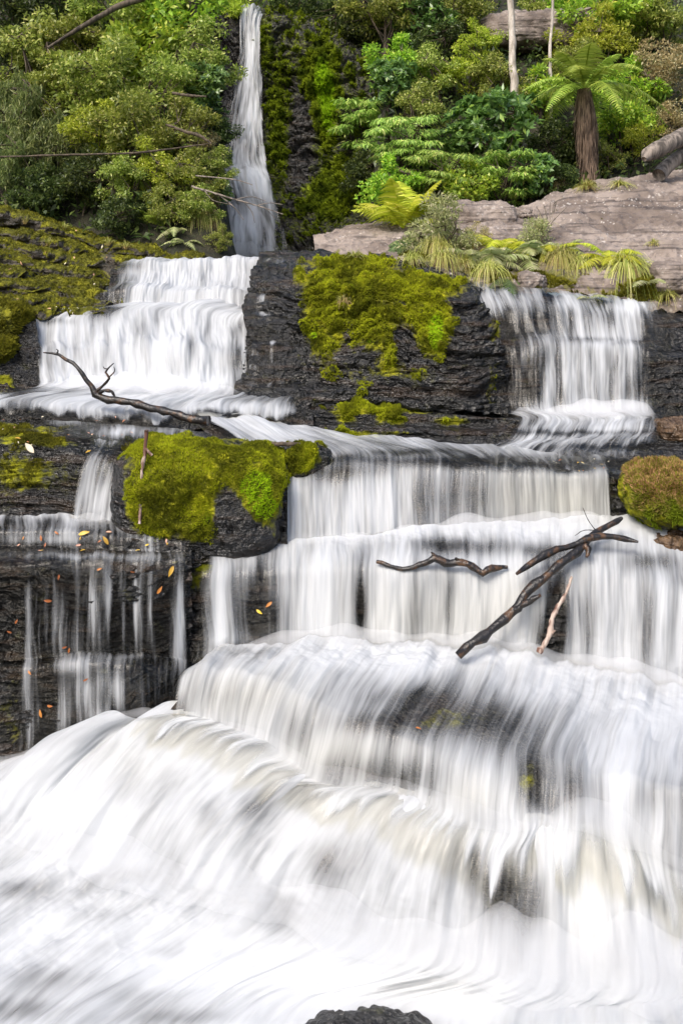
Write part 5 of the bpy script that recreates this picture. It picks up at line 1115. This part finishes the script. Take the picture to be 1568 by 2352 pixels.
# ================================================================ fallen leaves
def m_fallen(name, c):
    n = NT(name); g = n('ObjectInfo', out=5)
    col = n('HueSaturation', n.math('ADD', 0.49, n.math('MULTIPLY', g, 0.02)), 1.0, n.math('ADD', 0.75, n.math('MULTIPLY', g, 0.5)), 1.0, c + (1,))
    return n.done(n('BsdfPrincipled', ins={'Base Color': col, 'Roughness': 0.45}))
FL = {'yellow': m_fallen('yellow_leaf', (0.52, 0.33, 0.03)), 'orange': m_fallen('orange_leaf', (0.36, 0.12, 0.025)), 'pink': m_fallen('pinkish_leaf', (0.60, 0.33, 0.22)), 'pale': m_fallen('pale_leaf', (0.60, 0.54, 0.38))}
leaf_proto = {}
def fallen(u, v, ln, colr, label, group=None, ang=None):
    p, n = hit(u, v); r_ = random.Random(int(u * 31 + v * 17))
    if colr not in leaf_proto:
        t = np.linspace(0, 1, 9); w_ = 0.17 * np.sin(math.pi * t ** 0.8) + 0.01; zz = 0.10 * np.sin(t * 3.1)
        V = np.concatenate([np.stack([t - .5, -w_, zz + 0.04], 1), np.stack([t - .5, 0 * t, zz], 1), np.stack([t - .5, w_, zz + 0.04], 1)])
        k = np.arange(8); Fq = np.concatenate([np.stack([k, k + 1, k + 10, k + 9], 1), np.stack([k + 9, k + 10, k + 19, k + 18], 1)])
        o = leaf_proto[colr] = mesh('fallen_leaf', V, Fq, FL[colr])
    else:
        o = leaf_proto[colr].copy(); COL.objects.link(o)
    s = 0.78 * ln / F * p.y
    o.scale = (s, s, s); o.location = p + n * 0.012
    o.rotation_euler = (n.to_track_quat('Z', 'X') @ Quaternion((0, 0, 1), ang if ang is not None else r_.uniform(0, 6.28))).to_euler()
    tag(o, label, 'leaf', group)
LV = [(393,1312,34,'yellow','large yellow leaf stuck upright at the lip of the dark wet wall',None),(367,1354,26,'orange','single orange leaf lying level on the dark wet wall under the large yellow leaf',None),(70,1031,46,'pale','big pale dry leaf lying on the mossy shelf',None),
  (111,1378,24,'orange','bright orange leaf hanging near the top of the dark wet wall',None),(96,1637,24,'orange','largest orange leaf low on the dark wet wall',None),(118,1620,20,'orange','slim orange leaf low on the dark wall, beside the largest one',None),
  (42,1010,20,'yellow','curled yellow leaf on the upper mossy shelf',None),(203,1040,18,'yellow','yellow leaf at the lip of the little side fall',None),(618,1388,24,'orange','orange leaf on the dark rock beside the ribbon of water',None),(596,1405,22,'yellow','upright yellow leaf on the dark rock beside the ribbon of water',None),
  (960,1677,18,'orange','dark orange leaf on the smooth dark water hump',None),(242,1242,30,'yellow','long yellow leaf at the edge of the shallow pool',None),(195,1226,34,'yellow','long narrow yellow leaf floating on the shallow pool',None)]
g1 = 'small leaves scattered on the shallow pool step'
for k_ in range(16):
    LV.append((random.Random(k_).uniform(2, 400), random.Random(k_ + 50).choice([1225, 1236, 1244, 1252, 1268, 1275]), random.Random(k_ + 99).uniform(10, 18), ('yellow', 'orange', 'pink')[k_ % 3], 'small %s leaf on the stepped edge of the shallow pool' % ('yellow', 'orange', 'pinkish')[k_ % 3], g1))
g2 = 'small leaves stuck to the dark wet wall'
for k_, (u_, v_) in enumerate(((40,1426),(22,1450),(150,1485),(160,1492),(135,1325),(230,1308),(306,1310),(197,1560),(70,1545))):
    LV.append((u_, v_, 16, 'orange', 'small orange leaf stuck to the dark wet wall', g2))
g3 = 'small leaves on the wet rock shelf above the boulder'
for k_ in range(30):
    q_ = random.Random(k_ + 500)
    LV.append((q_.uniform(0, 440), q_.uniform(958, 1028), q_.uniform(7, 13), ('pale', 'pink', 'orange')[k_ % 3], 'tiny %s leaf on the glistening rock shelf' % ('pale', 'pinkish', 'orange')[k_ % 3], g3))
g4 = 'pale leaves on the layered mossy bank'
for k_ in range(22):
    q_ = random.Random(k_ + 900)
    LV.append((q_.uniform(0, 250), q_.uniform(520, 730), q_.uniform(7, 14), ('pale', 'pink')[k_ % 2], 'tiny %s leaf on the layered mossy bank' % ('pale', 'pinkish')[k_ % 2], g4))
g5 = 'small leaves on the steps under the side cascade'
for k_ in range(18):
    q_ = random.Random(k_ + 1300)
    LV.append((q_.uniform(1230, 1500), q_.uniform(1050, 1090), q_.uniform(6, 12), ('yellow', 'orange', 'pale')[k_ % 3], 'tiny %s leaf on the flat wet rock below the side cascade' % ('yellow', 'orange', 'pale')[k_ % 3], g5))
g6 = 'small leaves on the large mossy boulder and its neighbour'
for k_, (u_, v_) in enumerate(((432,1062),(500,1052),(540,1030),(600,1040),(640,1060),(668,1047),(710,1040),(636,1053),(560,1032))):
    LV.append((u_, v_, 11, ('pink', 'pale')[k_ % 2], 'tiny %s leaf on the green moss of the two boulders' % ('pinkish', 'pale')[k_ % 2], g6))
for a in LV: fallen(*a)
